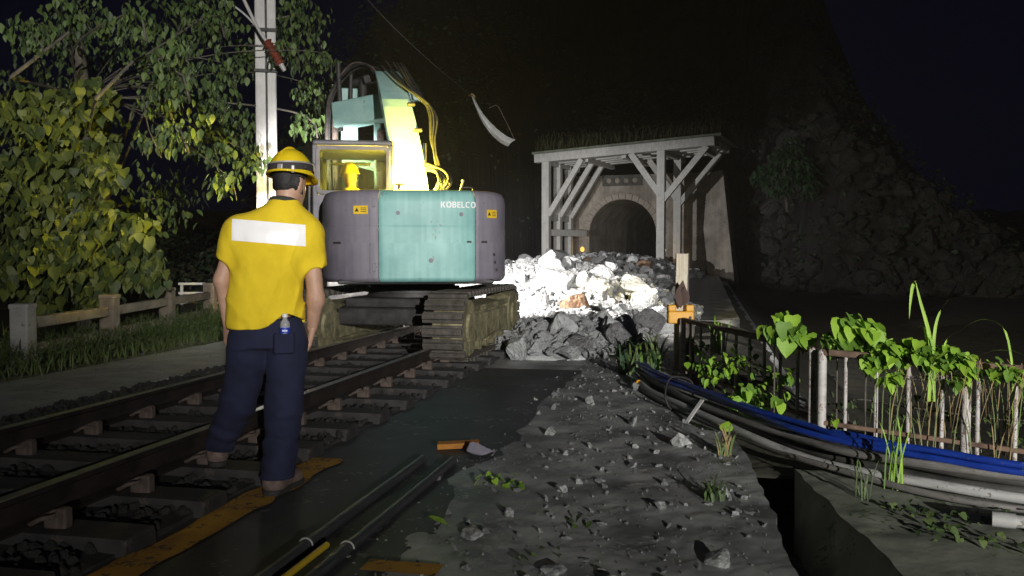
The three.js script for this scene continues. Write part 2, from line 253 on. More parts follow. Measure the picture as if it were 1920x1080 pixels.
{
  const body = () => { const s = new THREE.Shape([[-0.12, 0], [0.12, 0], [0.095, 0.15], [-0.095, 0.15]].map(a => new THREE.Vector2(...a))); const g = new THREE.ExtrudeGeometry(s, { depth: 2.16, bevelEnabled: true, bevelSize: 0.01, bevelThickness: 0.02, bevelSegments: 2 }); g.rotateY(Math.PI / 2); g.translate(-1.08, -0.065, 0); return boxuv(g); };
  const bg = body(), clip = M(tube([V(-0.06, 0.02, 0.045), V(0.0, 0.05, 0.05), V(0.035, 0.055, 0.02), V(0.035, 0.06, -0.03), V(-0.01, 0.055, -0.05), V(-0.06, 0.03, -0.02)], 0.011, 24, 7), box(0.07, 0.055, 0.07, 0.03, 0.03, 0, 0, 0, 0, 0.01));
  const shoulder = box(0.05, 0.1, 0.055, 0.06, 0.05, 0, 0, 0, 0, 0.012);
  const r = rng(5);
  for (let k = 0; k < 36; k++) {
    const t = thing('concrete_sleeper', 'grey concrete sleeper with rusty clips holding the rails', 'sleeper', [-3.365 + (r() - 0.5) * 0.03, 0, -1.55 - k * 0.575], (r() - 0.5) * 0.02, 'sleepers under the rails');
    part('sleeper_body', bg, sleeperM, t);
    for (const rx of [-0.565, 0.565]) for (const s of [-1, 1]) { const c = part('rail_clip', clip, rustM, t); c.position.set(rx + s * 0.105, 0.088, 0); c.rotation.y = s < 0 ? Math.PI : 0; const h = part('clip_shoulder', shoulder, rustM, c); h.position.set(0.01, -0.01, 0); }
  }
  const m = [], r2 = rng(77);
  for (let k = 0; k < 9000; k++) { const x = -4.95 + r2() * 2.65, z = 1 - r2() * 16, on = Math.abs(x + 2.8) < 0.08 || Math.abs(x + 3.93) < 0.08; if (on) continue; m.push(mat4(x, bedY(x, z) + 0.0 + r2() * 0.014, z, r2() * 6, r2() * 6, r2() * 6, 0.016 + r2() * 0.02)); }
  instanced('ballast_gravel', pebbleG[0], darkBed, m, 'black ballast stones lying between the sleepers');
}

// ---------- hills ----------
const hillM = pm([0.008, 0.008, 0.005], [0.03, 0.028, 0.016], { scale: 5, bump: 0.15, size: 512, contrast: 2 });
const cliffM = pm([0.010, 0.010, 0.010], [0.045, 0.043, 0.04], { scale: 6, bump: 0.25, size: 512, contrast: 2.2, fleck: 0.3, fleckC: [0.04, 0.05, 0.03] });
const zBase = x => { const pts = [[-120, -20], [-40, -24], [-14, -27], [-11, -38], [-9.2, -67], [2, -67], [3.4, -49], [8, -43], [16, -40], [40, -46], [120, -60]]; for (let k = 1; k < pts.length; k++) if (x <= pts[k][0]) { const [a, b] = [pts[k - 1], pts[k]]; return a[1] + (b[1] - a[1]) * sm((x - a[0]) / (b[0] - a[0])); } return -60; };
const hillY = (x, z) => { const d = zBase(x) - z; if (d <= 0) return -1; const st = x > 1.5 ? 2.6 : 1.8; const low = x > 6 ? Math.max(0.12, 1 - (x - 6) / 9) : x < -14 ? Math.max(0.12, 1 + (x + 14) / 4) : 1; return (Math.min(d * st, 8) * 0.9 + Math.max(0, d - 8 / st) * 0.75) * low - 0.6; };
{
  const y0 = d => d * 1.9; const hg = (x0, x1, nx) => grid(x0, x1, 0, 1, nx, 90, (x, t) => { const d = Math.pow(t, 2) * 60 - 0.4, z = zBase(x) - d + 1.6 * fbm(x * 0.35, d * 0.3, 3, 4) + 0.5 * fbm(x * 1.3, d * 1.3, 8, 3) + (x > 2.4 ? 1.1 * Math.abs(fbm(x * 0.8, y0(d), 5, 4)) : 0), y = hillY(x, zBase(x) - d) + 1.1 * fbm(x * 0.4, 5, d * 0.5, 4); return [x, y, z]; });
  setting('hill', hg(-120, 2.6, 260), hillM, 'dark overgrown hillside rising behind the digger');
  setting('cliff', hg(2.5, 110, 220), cliffM, 'dark broken rock face beside the tunnel mouth', 'cliff');
}

// ---------- tunnel portal and rock shed ----------
const SH = -0.183; // turn of shed and portal
const SX = -4.0, SZ = -43.7;
{
  const t = thing('tunnel_portal', 'old stained masonry tunnel mouth with dark arched opening', 'tunnel portal', [SX, 0, SZ], SH);
  const s = new THREE.Shape(); s.moveTo(-4.4, -0.8); s.lineTo(4.0, -0.8); s.lineTo(3.7, 5.3); s.lineTo(-4.4, 5.3); s.closePath();
  const h = new THREE.Path(), cx = -1.4, R = 1.85, sp = 2.15; h.moveTo(cx - R, -0.7); h.lineTo(cx - R, sp); h.absarc(cx, sp, R, Math.PI, 0, true); h.lineTo(cx + R, -0.7); h.closePath(); s.holes.push(h);
  part('headwall', boxuv(new THREE.ExtrudeGeometry(s, { depth: 0.9, bevelEnabled: false, curveSegments: 28 }).translate(0, 0, -6)), portalStone, t);
  // arch ring stones
  const ring = []; for (let k = 0; k < 17; k++) { const a = Math.PI * (k + 0.5) / 17; ring.push(a); }
  const vg = box(0.34, 0.32, 0.2, 0, 0, 0, 0, 0, 0, 0.02);
  for (const a of ring) { const v = part('arch_stone', vg, portalStone, t); v.position.set(cx - Math.cos(a) * (R + 0.18), sp + Math.sin(a) * (R + 0.18), -5.14); v.rotation.z = Math.PI / 2 - a; }
  const lining = []; const N = 24; const P = [], I = [];
  for (let j = 0; j <= 24; j++) for (let k = -4; k <= N + 4; k++) { const z = -5.95 - j * 1.1, w = 0.03 * fbm(k * 0.7, j, 2); let x, y; if (k < 0) { x = cx - R; y = sp + k * 0.72; } else if (k > N) { x = cx + R; y = sp - (k - N) * 0.72; } else { const a = Math.PI * k / N; x = cx - Math.cos(a) * R; y = sp + Math.sin(a) * R; } P.push(x * (1 + w * 0.2), y + w, z); }
  const W = N + 9; for (let j = 0; j < 24; j++) for (let k = 0; k < W - 1; k++) { const a = j * W + k; I.push(a, a + 1, a + W, a + 1, a + W + 1, a + W); }
  const g = new THREE.BufferGeometry(); g.setAttribute('position', new THREE.Float32BufferAttribute(P, 3)); g.setIndex(I); g.computeVertexNormals();
  part('tunnel_lining', boxuv(g), portalStone, t);
  part('name_plate', box(2.2, 0.55, 0.1, cx, 5.0, -5.06), pm([0.05, 0.05, 0.045], [0.1, 0.1, 0.09], { scale: 1, bump: 0.01 }), t);
  for (let k = 0; k < 4; k++) part('plate_boss', boxuv(new THREE.CylinderGeometry(0.13, 0.15, 0.06, 12).rotateX(Math.PI / 2).translate(cx - 0.72 + k * 0.48, 5.0, -4.98)), portalStone, t);
  part('buttress', M(beam(V(4.15, -0.8, -4.6), V(3.3, 5.2, -5.7), 1.3, 1.3, 0.05, V(0, 0, 1))), portalStone, t);
}
for (const [p, l] of [[[-6.47, 1.32, -48.0], 'small amber warning lamp in front of the tunnel wall near the triple posts'], [[-2.12, 1.28, -46.4], 'small amber warning lamp beside the braced single post']]) {
  const t = thing('warning_lamp', l, 'warning lamp', p, 0, 'amber lamps by the tunnel');
  part('lamp_glow', boxuv(new THREE.SphereGeometry(0.11, 14, 10).scale(1, 1.3, 1)), new THREE.MeshStandardMaterial({ color: 0x553300, emissive: new THREE.Color().setRGB(1, 0.55, 0.1), emissiveIntensity: 1.7 }), t);
  part('lamp_foot', cyl(V(0, -0.9, 0), V(0, -0.12, 0), 0.05), darkMetal, t);
  const q = new THREE.PointLight(new THREE.Color().setRGB(1, 0.6, 0.15), 0.25); q.position.set(0, 0, 0); q.castShadow = true; t.add(q);
}
{
  const t = thing('rock_shed', 'weathered pale concrete rock shed of posts and braces before the tunnel', 'rock shed', [SX, 0, SZ], SH);
  const tilt = x => 5.62 + (x + 4.4) * 0.055; // underside of front beam
  part('front_beam', beam(V(-4.42, tilt(-4.42) + 0.18, 0), V(4.42, tilt(4.42) + 0.18, 0), 0.5, 0.42, 0.03), paleConcrete, t);
  part('roof_slab', M(beam(V(-4.6, tilt(-4.6) + 0.46, -2.6), V(4.7, tilt(4.7) + 0.46, -2.6), 5.4, 0.14, 0.02)), mossConcrete, t);
  const pst = [[-3.85, 0], [-3.85, -1.7], [-3.85, -3.4], [1.92, 0], [1.92, -3.6]];
  for (const [x, z] of pst) part('post', box(0.38, tilt(x) + 0.6, 0.38, x, tilt(x) / 2 - 0.3, z, 0, 0, 0, 0.03), paleConcrete, t);
  for (const z of [-0.85, -1.7, -2.55, -3.4, -4.3]) part('roof_joist', beam(V(-4.3, tilt(-4.3) + 0.2, z), V(4.4, tilt(4.4) + 0.2, z), 0.3, 0.34, 0.02), paleConcrete, t);
  for (const x of [-3.85, -1.9, 0, 1.92, 3.7]) part('roof_purlin', beam(V(x, tilt(x) - 0.06, -0.3), V(x, tilt(x) - 0.06, -5.0), 0.24, 0.2, 0.02), paleConcrete, t);
  for (const z of [0.02, -1.68, -3.38]) part('brace', beam(V(-3.72, 3.0, z), V(-2.0, tilt(-2) - 0.05, z), 0.24, 0.26, 0.02), paleConcrete, t);
  for (const z of [0.02, -3.58]) { part('brace', beam(V(1.98, 3.6, z), V(4.05, tilt(4.05) - 0.02, z), 0.24, 0.28, 0.02), paleConcrete, t); part('brace', beam(V(1.86, 3.9, z), V(0.45, tilt(0.45) - 0.02, z), 0.26, 0.3, 0.02), paleConcrete, t); }
  part('cross_tie', M(beam(V(-3.85, 2.15, -0.1), V(-3.0, 2.15, -3.6), 0.2, 0.32)), paleConcrete, t);
  part('side_rail', M(beam(V(-3.85, 2.9, 0), V(-3.85, 2.9, -3.4), 0.2, 0.3)), paleConcrete, t);
}

// ---------- rubble ----------
const mounds = [[-3.0, -17.5, 2.9, 5.2, 0.98], [-2.0, -15.0, 1.6, 2.6, 0.55], [-5.0, -32, 3.7, 10, 0.85], [-4.7, -43.5, 4.6, 5, 1.0], [-1.75, -11.9, 1.1, 1.9, 0.34], [-3.4, -14.2, 1.6, 1.6, 0.6]];
const heap = (x, z) => { let h = 0; for (const [cx, cz, rx, rz, H] of mounds) { const d = ((x - cx) / rx) ** 2 + ((z - cz) / rz) ** 2; if (d < 1) h = smax(h, H * (1 - d) ** 1.0); } return h > 0 ? h + 0.07 * fbm(x * 1.7, 4, z * 1.7, 3) : h; };
function smax(a, b) { return -smin(-a, -b, 0.35); }
{
  setting('rubble_mound', grid(-9.5, 1, -48.5, -9.4, 140, 420, (x, z) => { const h = heap(x, z); return h <= 0.02 ? -0.3 : h - 0.06 + 0.05 * noise(x * 5, 0, z * 5); }), rockM[0], 'pale crushed rock heaped over the track before the tunnel', 'rubble');
  const r = rng(2024), boulders = [];
  // big blocks that stand out
  const big = [[-2.45, 0.62, -14.6, 0.52, 1, 'big rounded pale block at the side of the digger track'], [-2.75, 0.95, -16.0, 0.42, 2, null], [-1.85, 0.42, -13.2, 0.4, 'b', 'brown stained boulder on the white rubble'], [-1.15, 0.22, -11.2, 0.34, 0, null], [-1.75, 0.2, -11.0, 0.36, 0, null], [-0.95, 0.18, -10.6, 0.25, 'd', null], [-1.45, 0.15, -10.35, 0.22, 'd', null], [-0.75, 0.28, -11.9, 0.3, 'd', null], [-1.9, 0.75, -16.4, 0.4, 2, null], [-1.3, 0.5, -15.6, 0.42, 2, null], [-2.1, 0.15, -10.1, 0.2, 0, null], [-0.72, 0.2, -13.6, 0.36, 2, null], [-1.0, 0.4, -14.3, 0.42, 2, null]];
  for (const [x, y, z, s, m, l] of big) {
    const o = solo('boulder', rockG[(boulders.length * 3) % 10], m === 'b' ? brownRockM : m === 'd' ? darkRockM : rockM[m], l || (m === 'd' ? 'dark grey angular block at the foot of the rubble heap' : 'large pale grey block lying on the rubble heap'), 'boulder', 'blocks of the rockfall heap');
    o.position.set(x, y, z); o.rotation.set(r() * 6, r() * 6, r() * 6); o.scale.setScalar(s); boulders.push(o);
  }
  let n = 0;
  for (let tries = 0; n < 270 && tries < 9000; tries++) {
    const far = r() < 0.3, x = far ? -8 + r() * 7.5 : -5.6 + r() * 5.4, z = far ? -24 - r() * 18 : -10 - r() * 13, h = heap(x, z); if (h < 0.06) continue;
    const s = (far ? 0.16 : 0.075) + Math.pow(r(), 3.4) * (far ? 0.4 : 0.23);
    const o = solo('boulder', rockG[Math.floor(r() * 10)], r() < 0.06 ? brownRockM : r() < 0.1 ? darkRockM : rockM[Math.floor(r() * 3)], 'pale grey angular stone in the rockfall heap', 'boulder', 'stones of the rockfall heap');
    o.position.set(x, h + s * 0.25, z); o.rotation.set(r() * 6, r() * 6, r() * 6); o.scale.set(s, s * (0.7 + r() * 0.5), s); n++;
  }
  const ms = [[], [], []];
  for (let k = 0; k < 32000; k++) { const near = r() < 0.75, x = near ? -5.6 + r() * 5.6 : -9 + r() * 9, z = near ? -9.7 - r() * 13 : -22 - r() * 25, h = heap(x, z); if (h < 0.03) continue; const s = 0.016 + Math.pow(r(), 2.5) * (near ? 0.085 : 0.2); ms[k % 3].push(mat4(x, h + s * 0.2, z, r() * 6, r() * 6, r() * 6, s, s * (0.5 + r() * 0.6), s)); }
  ms.forEach((m, k) => instanced('rubble_chips', pebbleG[k], rockM[k], m, 'small pale stone chips covering the rubble heap'));
  // crumbs strewn over the path
  const cs = [[], []];
  for (let k = 0; k < 2200; k++) { const z = -2.5 - r() * 9, x = -1.45 + r() * (xRight(z) + 1.4), big2 = Math.pow(r(), 6); if (r() < 0.35 && x < -1) continue; cs[k % 2].push(mat4(x, paveY(x, z) + 0.004, z, r() * 6, r() * 6, r() * 6, 0.004 + big2 * 0.022, 0.003 + big2 * 0.012, 0.004 + big2 * 0.022)); }
  cs.forEach((m, k) => instanced('path_crumbs', pebbleG[k + 1], k ? rockM[0] : dirt, m, 'stone crumbs scattered on the dusty path'));
  const loose = [[-0.97, -3.72, 0.075, 0], [-0.88, -4.05, 0.04, 0], [-0.55, -3.35, 0.06, 0], [-0.45, -4.0, 0.035, 1], [-0.7, -4.5, 0.05, 0], [-0.2, -4.3, 0.05, 0], [0.1, -4.6, 0.05, 1], [-0.4, -5.1, 0.045, 0], [-1.0, -5.9, 0.045, 1], [-1.15, -6.9, 0.05, 2], [-1.25, -7.6, 0.045, 2], [-0.9, -7.2, 0.06, 1], [-0.5, -6.4, 0.09, 1], [-0.15, -5.7, 0.07, 1], [-0.6, -8.0, 0.08, 1], [0.55, -3.95, 0.06, 2], [0.5, -4.4, 0.05, 2], [-0.35, -3.3, 0.05, 1], [0.05, -3.6, 0.07, 0]];
  loose.forEach(([x, z, s, m]) => { const o = solo('stone', rockG[Math.floor(r() * 10)], [dirt, dirt, rockM[0]][m], 'loose grey stone lying on the dusty path', 'stone', 'loose stones on the path'); o.position.set(x, x > 0.4 ? -0.35 : paveY(x, z) + s * 0.25, z); o.rotation.set(r() * 6, r() * 6, r() * 6); o.scale.set(s, s * 0.6, s); });
  const o = solo('rail_stone', rockG[4], rockM[1], 'rough grey stone resting on the rail beside the worker', 'stone'); o.position.set(-2.78, 0.315, -5.75); o.scale.set(0.055, 0.1, 0.06); o.rotation.set(0.3, 1, 0.2);
}

// ---------- plants ----------
function leafGeo(w, l, fold, droop, heart) { // leaf blade from stalk at 0 along +z, folded on its midrib
  const prof = heart ? [[0, 0.02], [-0.06, 0.3], [0.12, 0.5], [0.42, 0.47], [0.72, 0.26], [1, 0]] : [[0, 0.02], [0.15, 0.26], [0.38, 0.46], [0.62, 0.4], [0.84, 0.18], [1, 0]];
  const P = [], I = [], n = prof.length;
  for (const [t, h] of prof) for (const s of [-1, 0, 1]) { const z = s === 0 ? Math.max(t, 0) : t; P.push(s * h * w, (Math.abs(s) * h * fold - droop * z * z) * l + (s ? 0.03 * l * Math.sin(z * 9 + s) : 0), z * l); }
  for (let k = 0; k < n - 1; k++) for (const c of [0, 1]) { const a = k * 3 + c; I.push(a, a + 3, a + 1, a + 1, a + 3, a + 4); }
  const g = new THREE.BufferGeometry(); g.setAttribute('position', new THREE.Float32BufferAttribute(P, 3)); g.setAttribute('uv', new THREE.Float32BufferAttribute(P.flatMap((_, i) => i % 3 ? [] : [P[i] * 3, P[i + 2] * 3]), 2)); g.setIndex(I); g.computeVertexNormals(); return g;
}
function blade(pts, w, n = 14) { // tapered folded grass blade
  const c = new THREE.CatmullRomCurve3(pts), P = [], I = [];
  for (let k = 0; k <= n; k++) { const t = k / n, p = c.getPoint(t), d = c.getTangent(t), s = V().crossVectors(d, Math.abs(d.y) > 0.9 ? V(0, 0, 1) : V(0, 1, 0)).normalize(), u = V().crossVectors(s, d).normalize(), h = w * Math.pow(Math.sin(Math.PI * Math.min(0.999, 0.16 + t * 0.84)), 0.6) * (1 - t * 0.6); for (const q of [-1, 0, 1]) { const e = p.clone().addScaledVector(s, q * h / 2).addScaledVector(u, q ? h * 0.15 : 0); P.push(e.x, e.y, e.z); } }
  for (let k = 0; k < n; k++) for (const q of [0, 1]) { const a = k * 3 + q; I.push(a, a + 3, a + 1, a + 1, a + 3, a + 4); }
  const g = new THREE.BufferGeometry(); g.setAttribute('position', new THREE.Float32BufferAttribute(P, 3)); g.setIndex(I); g.computeVertexNormals(); return boxuv(g);
}
const leafM = (c, c2) => pm(c, c2, { scale: 0.5, bump: 0.001, rough: 0.6, phys: { transmission: 0.25, thickness: 0 } });
const greenA = [leafM([0.065, 0.09, 0.012], [0.14, 0.165, 0.024]), leafM([0.085, 0.12, 0.014], [0.17, 0.2, 0.03]), leafM([0.03, 0.055, 0.012], [0.065, 0.095, 0.02])];
const greenB = [leafM([0.055, 0.10, 0.022], [0.11, 0.18, 0.045]), leafM([0.08, 0.13, 0.03], [0.15, 0.21, 0.06]), leafM([0.025, 0.05, 0.015], [0.06, 0.095, 0.028])];
const greenC = [leafM([0.16, 0.32, 0.02], [0.26, 0.46, 0.035]), leafM([0.22, 0.4, 0.025], [0.34, 0.55, 0.045]), leafM([0.09, 0.2, 0.02], [0.17, 0.32, 0.03])];
const darkGreen = [leafM([0.02, 0.06, 0.02], [0.04, 0.11, 0.035]), leafM([0.018, 0.045, 0.018], [0.035, 0.08, 0.03]), leafM([0.03, 0.07, 0.022], [0.05, 0.12, 0.04])];
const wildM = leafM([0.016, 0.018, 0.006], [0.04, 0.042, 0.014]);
const dryM = pm([0.16, 0.12, 0.05], [0.34, 0.26, 0.12], { scale: 0.4, bump: 0.001 });
const grassM = leafM([0.05, 0.09, 0.02], [0.13, 0.18, 0.04]);
const barkM = pm([0.05, 0.045, 0.035], [0.14, 0.125, 0.10], { scale: 0.5, bump: 0.01, kind: 'streak' });
const leafShapes = [leafGeo(0.95, 1, 0.25, 0.22, true), leafGeo(0.85, 1, 0.12, 0.35, true), leafGeo(1.0, 1, 0.3, 0.1, true)], leafOval = [leafGeo(0.6, 1, 0.25, 0.3), leafGeo(0.7, 1, 0.15, 0.2), leafGeo(0.55, 1, 0.3, 0.4)];
// leaves gathered round clump centres [x,y,z,r]; the nearest 300 are parts, the rest one mass
function foliage(parent, clumps, per, size, mats, shapes, seed, hang = 0.3, singles = 300, flatten = 0.8, face = 3.6) {
  const r = rng(seed), L = [];
  for (const [x, y, z, R] of clumps) { const n = Math.round(per * (R / 0.35) ** 2); for (let k = 0; k < n; k++) {
    const a = r() * 6.283, c = r() * 2 - 1, q = R * Math.pow(r(), 0.45) * (1 + 0.35 * (r() - 0.5)), s = Math.sqrt(1 - c * c), p = V(x + q * s * Math.cos(a), y + q * c * flatten, z + q * s * Math.sin(a));
    const yaw = 0.5 + (r() - 0.5) * face, pitch = hang + (r() - 0.35) * 0.9, e = new THREE.Euler(pitch, yaw, (r() - 0.5) * 0.9, 'YXZ'), sz = size * (0.6 + r() * 0.75);
    L.push({ p, m: new THREE.Matrix4().compose(p, new THREE.Quaternion().setFromEuler(e), V(sz, sz, sz)), d: p.distanceTo(camera.position) - sz * 4, k: Math.floor(r() * 3), g: Math.floor(r() * shapes.length) });
  } }
  L.sort((a, b) => a.d - b.d);
  L.slice(0, singles).forEach(l => { const o = part('leaf', shapes[l.g], mats[l.k], parent); l.m.decompose(o.position, o.quaternion, o.scale); });
  const rest = L.slice(singles); for (let k = 0; k < 3; k++) { const q = rest.filter(l => l.k === k); if (q.length) instanced('foliage', shapes[k % shapes.length], mats[k], q.map(l => l.m), null, parent); }
}
{
  // big-leaved bush behind the concrete fence
  const bush = [[-7.92, 3.28, -10.57, 0.35], [-8.7, 3.03, -11.15, 0.52], [-8.88, 3.04, -10.64, 0.5], [-8.53, 2.85, -11.47, 0.38], [-8.65, 2.42, -10.95, 0.51], [-7.78, 2.31, -10.67, 0.28], [-9.29, 2.3, -11.1, 0.6], [-8.45, 1.83, -10.79, 0.51], [-9.49, 1.63, -11.32, 0.61], [-8.21, 1.62, -11.13, 0.44], [-7.49, 1.53, -10.81, 0.36], [-7.8, 1.17, -11.48, 0.3], [-7.95, 1.1, -10.98, 0.44], [-8.27, 1.11, -10.44, 0.56], [-9.37, 1.03, -10.96, 0.52], [-8.05, 0.75, -10.77, 0.36], [-9.13, 0.64, -11.29, 0.46], [-7.51, 0.88, -11.18, 0.22]];
  const t = thing('broadleaf_bush', 'dense yellow-green bush of large drooping leaves behind the concrete fence', 'bush');
  part('trunk', tube([V(-8.6, 0, -11.6), V(-8.5, 1, -11.5), V(-8.7, 2.2, -11.4), V(-8.4, 3.2, -11.2)], 0.05, 20), barkM, t);
  for (const [x, y, z] of bush.filter((_, k) => k % 2)) part('stem', tube([V(-8.55, y * 0.4, -11.5), V((x - 8.5) / 2, y * 0.8, (z - 11.4) / 2), V(x, y, z)], 0.014, 10, 6), barkM, t);
  foliage(t, bush, 105, 0.155, greenA, leafShapes, 41, 0.85, 300, 0.8, 3.4);
  // tree reaching over the track
  const up = [[-5.74, 3.13, -9.08, 0.35], [-5.99, 3.1, -10.29, 0.33], [-6.01, 3.53, -9.53, 0.31], [-6.92, 3.18, -10.58, 0.31], [-5.58, 2.73, -10.07, 0.39], [-5.32, 3.28, -9.37, 0.27], [-5.05, 4.14, -10.72, 0.4], [-4.46, 3.5, -10.04, 0.22], [-5.11, 3.35, -11.16, 0.28], [-4.81, 2.82, -10.42, 0.23], [-5.1, 2.29, -9.55, 0.24], [-6.04, 2.14, -10.61, 0.24], [-6.21, 2.65, -9.81, 0.32], [-5.42, 2.4, -9.19, 0.27], [-6.81, 2.65, -10.17, 0.2], [-6.54, 3.91, -9.5, 0.31], [-7.98, 4.3, -10.47, 0.42], [-8.03, 3.9, -9.66, 0.32], [-5.47, 3.84, -9.42, 0.36], [-5.6, 3.75, -10.66, 0.34], [-4.86, 3.58, -10.03, 0.25]];
  for (const c of up) if (c[0] > -5.65) { const k = 1.28; c[0] *= k; c[2] *= k; c[1] = 1.25 + (c[1] - 1.25) * k; c[3] *= k; }
  const T = thing('overhanging_tree', 'tall tree with glossy leaf clusters hanging over the track by the steel mast', 'tree');
  part('trunk', M(cyl(V(-9.6, -0.2, -12.6), V(-9.2, 2.6, -12.2), 0.16, 0.12), cyl(V(-9.2, 2.6, -12.2), V(-8.6, 4.4, -11.2), 0.12, 0.08)), barkM, T);
  const hub = V(-8.9, 3.5, -11.7);
  up.forEach(([x, y, z], k) => { const e = V(x, y, z); part('limb', tube([hub, hub.clone().lerp(e, 0.55).add(V((k % 5 - 2) * 0.16, 0.12 + (k % 3) * 0.12, (k % 4 - 1.5) * 0.15)), e.clone().add(V(0, 0.1, 0)), e.clone().add(V(0.2, -0.25, 0.05))], k % 3 ? 0.008 : 0.016, 16, 6), barkM, T); });
  for (const [a, b] of [[V(-8.27, 3.35, -9.57), V(-7.58, 3.9, -9.74)], [V(-7.26, 3.09, -9.78), V(-6.82, 3.55, -9.89)], [V(-9.3, 3.6, -11.9), V(-8.27, 3.35, -9.57)], [V(-8.3, 2.9, -11), V(-7.26, 3.09, -9.78)]]) part('limb', cyl(a, b, 0.026, 0.018, 8), barkM, T);
  foliage(T, up, 130, 0.108, greenB, [...leafOval, leafShapes[1]].slice(0, 3), 42, 0.95, 300, 0.8, 3.6);
}
{
  const t = thing('background_tree', 'dark dense tree filling the gap behind the big-leaved bush', 'tree'), cl = [[-10.4, 3.4, -13.6, 0.9], [-11.6, 2.6, -14.5, 1.0], [-9.2, 4.6, -13.8, 0.8], [-10.9, 4.8, -14, 0.9], [-8.3, 5.2, -13.5, 0.7], [-9.6, 2.2, -14.6, 0.8], [-12.5, 4.0, -15, 1.0], [-10.3, 1.2, -14.2, 0.8]];
  part('trunk', cyl(V(-10.6, -0.2, -14.6), V(-10.4, 3.4, -14.1), 0.14, 0.08, 10), barkM, t);
  for (const [x, y, z] of cl) part('limb', cyl(V(-10.5, 2.0, -14.3), V(x, y, z), 0.03, 0.012, 7), barkM, t);
  foliage(t, cl, 46, 0.13, greenB, leafOval, 44, 0.8, 120);
}
{
  // shrub and growth on the cliff and hill
  const t = thing('cliff_shrub', 'lone green shrub growing out of the dark rock face', 'shrub');
  part('stem', tube([V(3.9, 3.2, -47), V(3.7, 4.6, -46.3), V(3.6, 5.6, -46)], 0.09, 10), barkM, t);
  foliage(t, [[3.6, 5.6, -46, 0.8], [2.7, 4.9, -45.8, 0.7], [4.4, 5.2, -46, 0.8], [3.4, 4.4, -45.6, 0.7], [4.0, 6.4, -46.2, 0.55], [4.9, 4.2, -46, 0.5]], 26, 0.34, darkGreen, leafOval, 43, 0.4, 60);
  const r = rng(9), ms = [[], [], []];
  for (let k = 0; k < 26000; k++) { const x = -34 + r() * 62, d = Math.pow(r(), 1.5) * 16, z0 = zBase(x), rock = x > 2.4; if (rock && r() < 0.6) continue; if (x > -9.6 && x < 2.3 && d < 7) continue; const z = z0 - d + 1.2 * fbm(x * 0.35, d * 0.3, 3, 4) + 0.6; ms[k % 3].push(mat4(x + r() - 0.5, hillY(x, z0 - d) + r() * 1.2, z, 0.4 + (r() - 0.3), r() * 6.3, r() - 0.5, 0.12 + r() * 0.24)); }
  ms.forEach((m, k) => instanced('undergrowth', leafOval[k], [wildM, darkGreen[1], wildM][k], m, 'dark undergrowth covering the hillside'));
  { const om = [[], []]; for (let k = 0; k < 420; k++) { const x = 2.4 + Math.pow(r(), 1.4) * 16, d = Math.pow(r(), 1.3) * 5, y = hillY(x, zBase(x) - d), s = 0.18 + Math.pow(r(), 2) * 0.7; om[k % 2].push(mat4(x, y + (r() - 0.3) * 0.8, zBase(x) - d + 1.3 * fbm(x * 0.35, d * 0.3, 3, 4) + 0.6, r() * 6, r() * 6, r() * 6, s, s * (0.6 + r() * 0.6), s)); }
    om.forEach((m, k) => instanced('cliff_outcrops', rockG[k * 4], cliffM, m, 'jagged dark blocks jutting from the rock face')); }
  // grass on the shed roof
  const bg = blade([V(0, 0, 0), V(0.02, 0.4, 0.05), V(0.12, 0.75, 0.16), V(0.3, 0.95, 0.32)], 0.07, 6), gm = [], q = Math.cos(SH), s = Math.sin(SH);
  for (let k = 0; k < 2600; k++) { const lx = -4.5 + r() * 9.1, lz = -r() * 5.2, x = SX + lx * q + lz * s, z = SZ - lx * s + lz * q; gm.push(mat4(x, 6.12 + (lx + 4.4) * 0.055, z, (r() - 0.5) * 0.5, r() * 6.3, (r() - 0.5) * 0.5, 0.35 + r() * 0.75)); }
  instanced('roof_grass', bg, pm([0.025, 0.028, 0.01], [0.06, 0.06, 0.024], { scale: 0.6, bump: 0 }), gm, 'grass growing along the roof of the rock shed');
  // grass along the walkway
  const vg = blade([V(0, 0, 0), V(0.01, 0.12, 0.02), V(0.05, 0.22, 0.07), V(0.12, 0.26, 0.15)], 0.014, 6), vm = [];
  for (let k = 0; k < 5200; k++) { const z = -4 - r() * 13, x = -6.2 - Math.pow(r(), 1.3) * 1.9 + (r() < 0.12 ? 0.3 * r() : 0); vm.push(mat4(x, 0.06, z, (r() - 0.5) * 0.7, r() * 6.3, (r() - 0.5) * 0.7, 0.5 + r() * 0.9)); }
  instanced('verge_grass', vg, grassM, vm, 'low grass growing between the walkway and fence');
  const lm = []; for (let k = 0; k < 1500; k++) { const z = -5 - r() * 10, x = -6.25 - r() * 1.6; lm.push(mat4(x, 0.1 + r() * 0.14, z, 0.3 + r() * 0.6, r() * 6.3, r() - 0.5, 0.03 + r() * 0.035)); }
  instanced('verge_weeds', leafShapes[0], greenB[0], lm, 'small leafy weeds along the walkway edge');
}

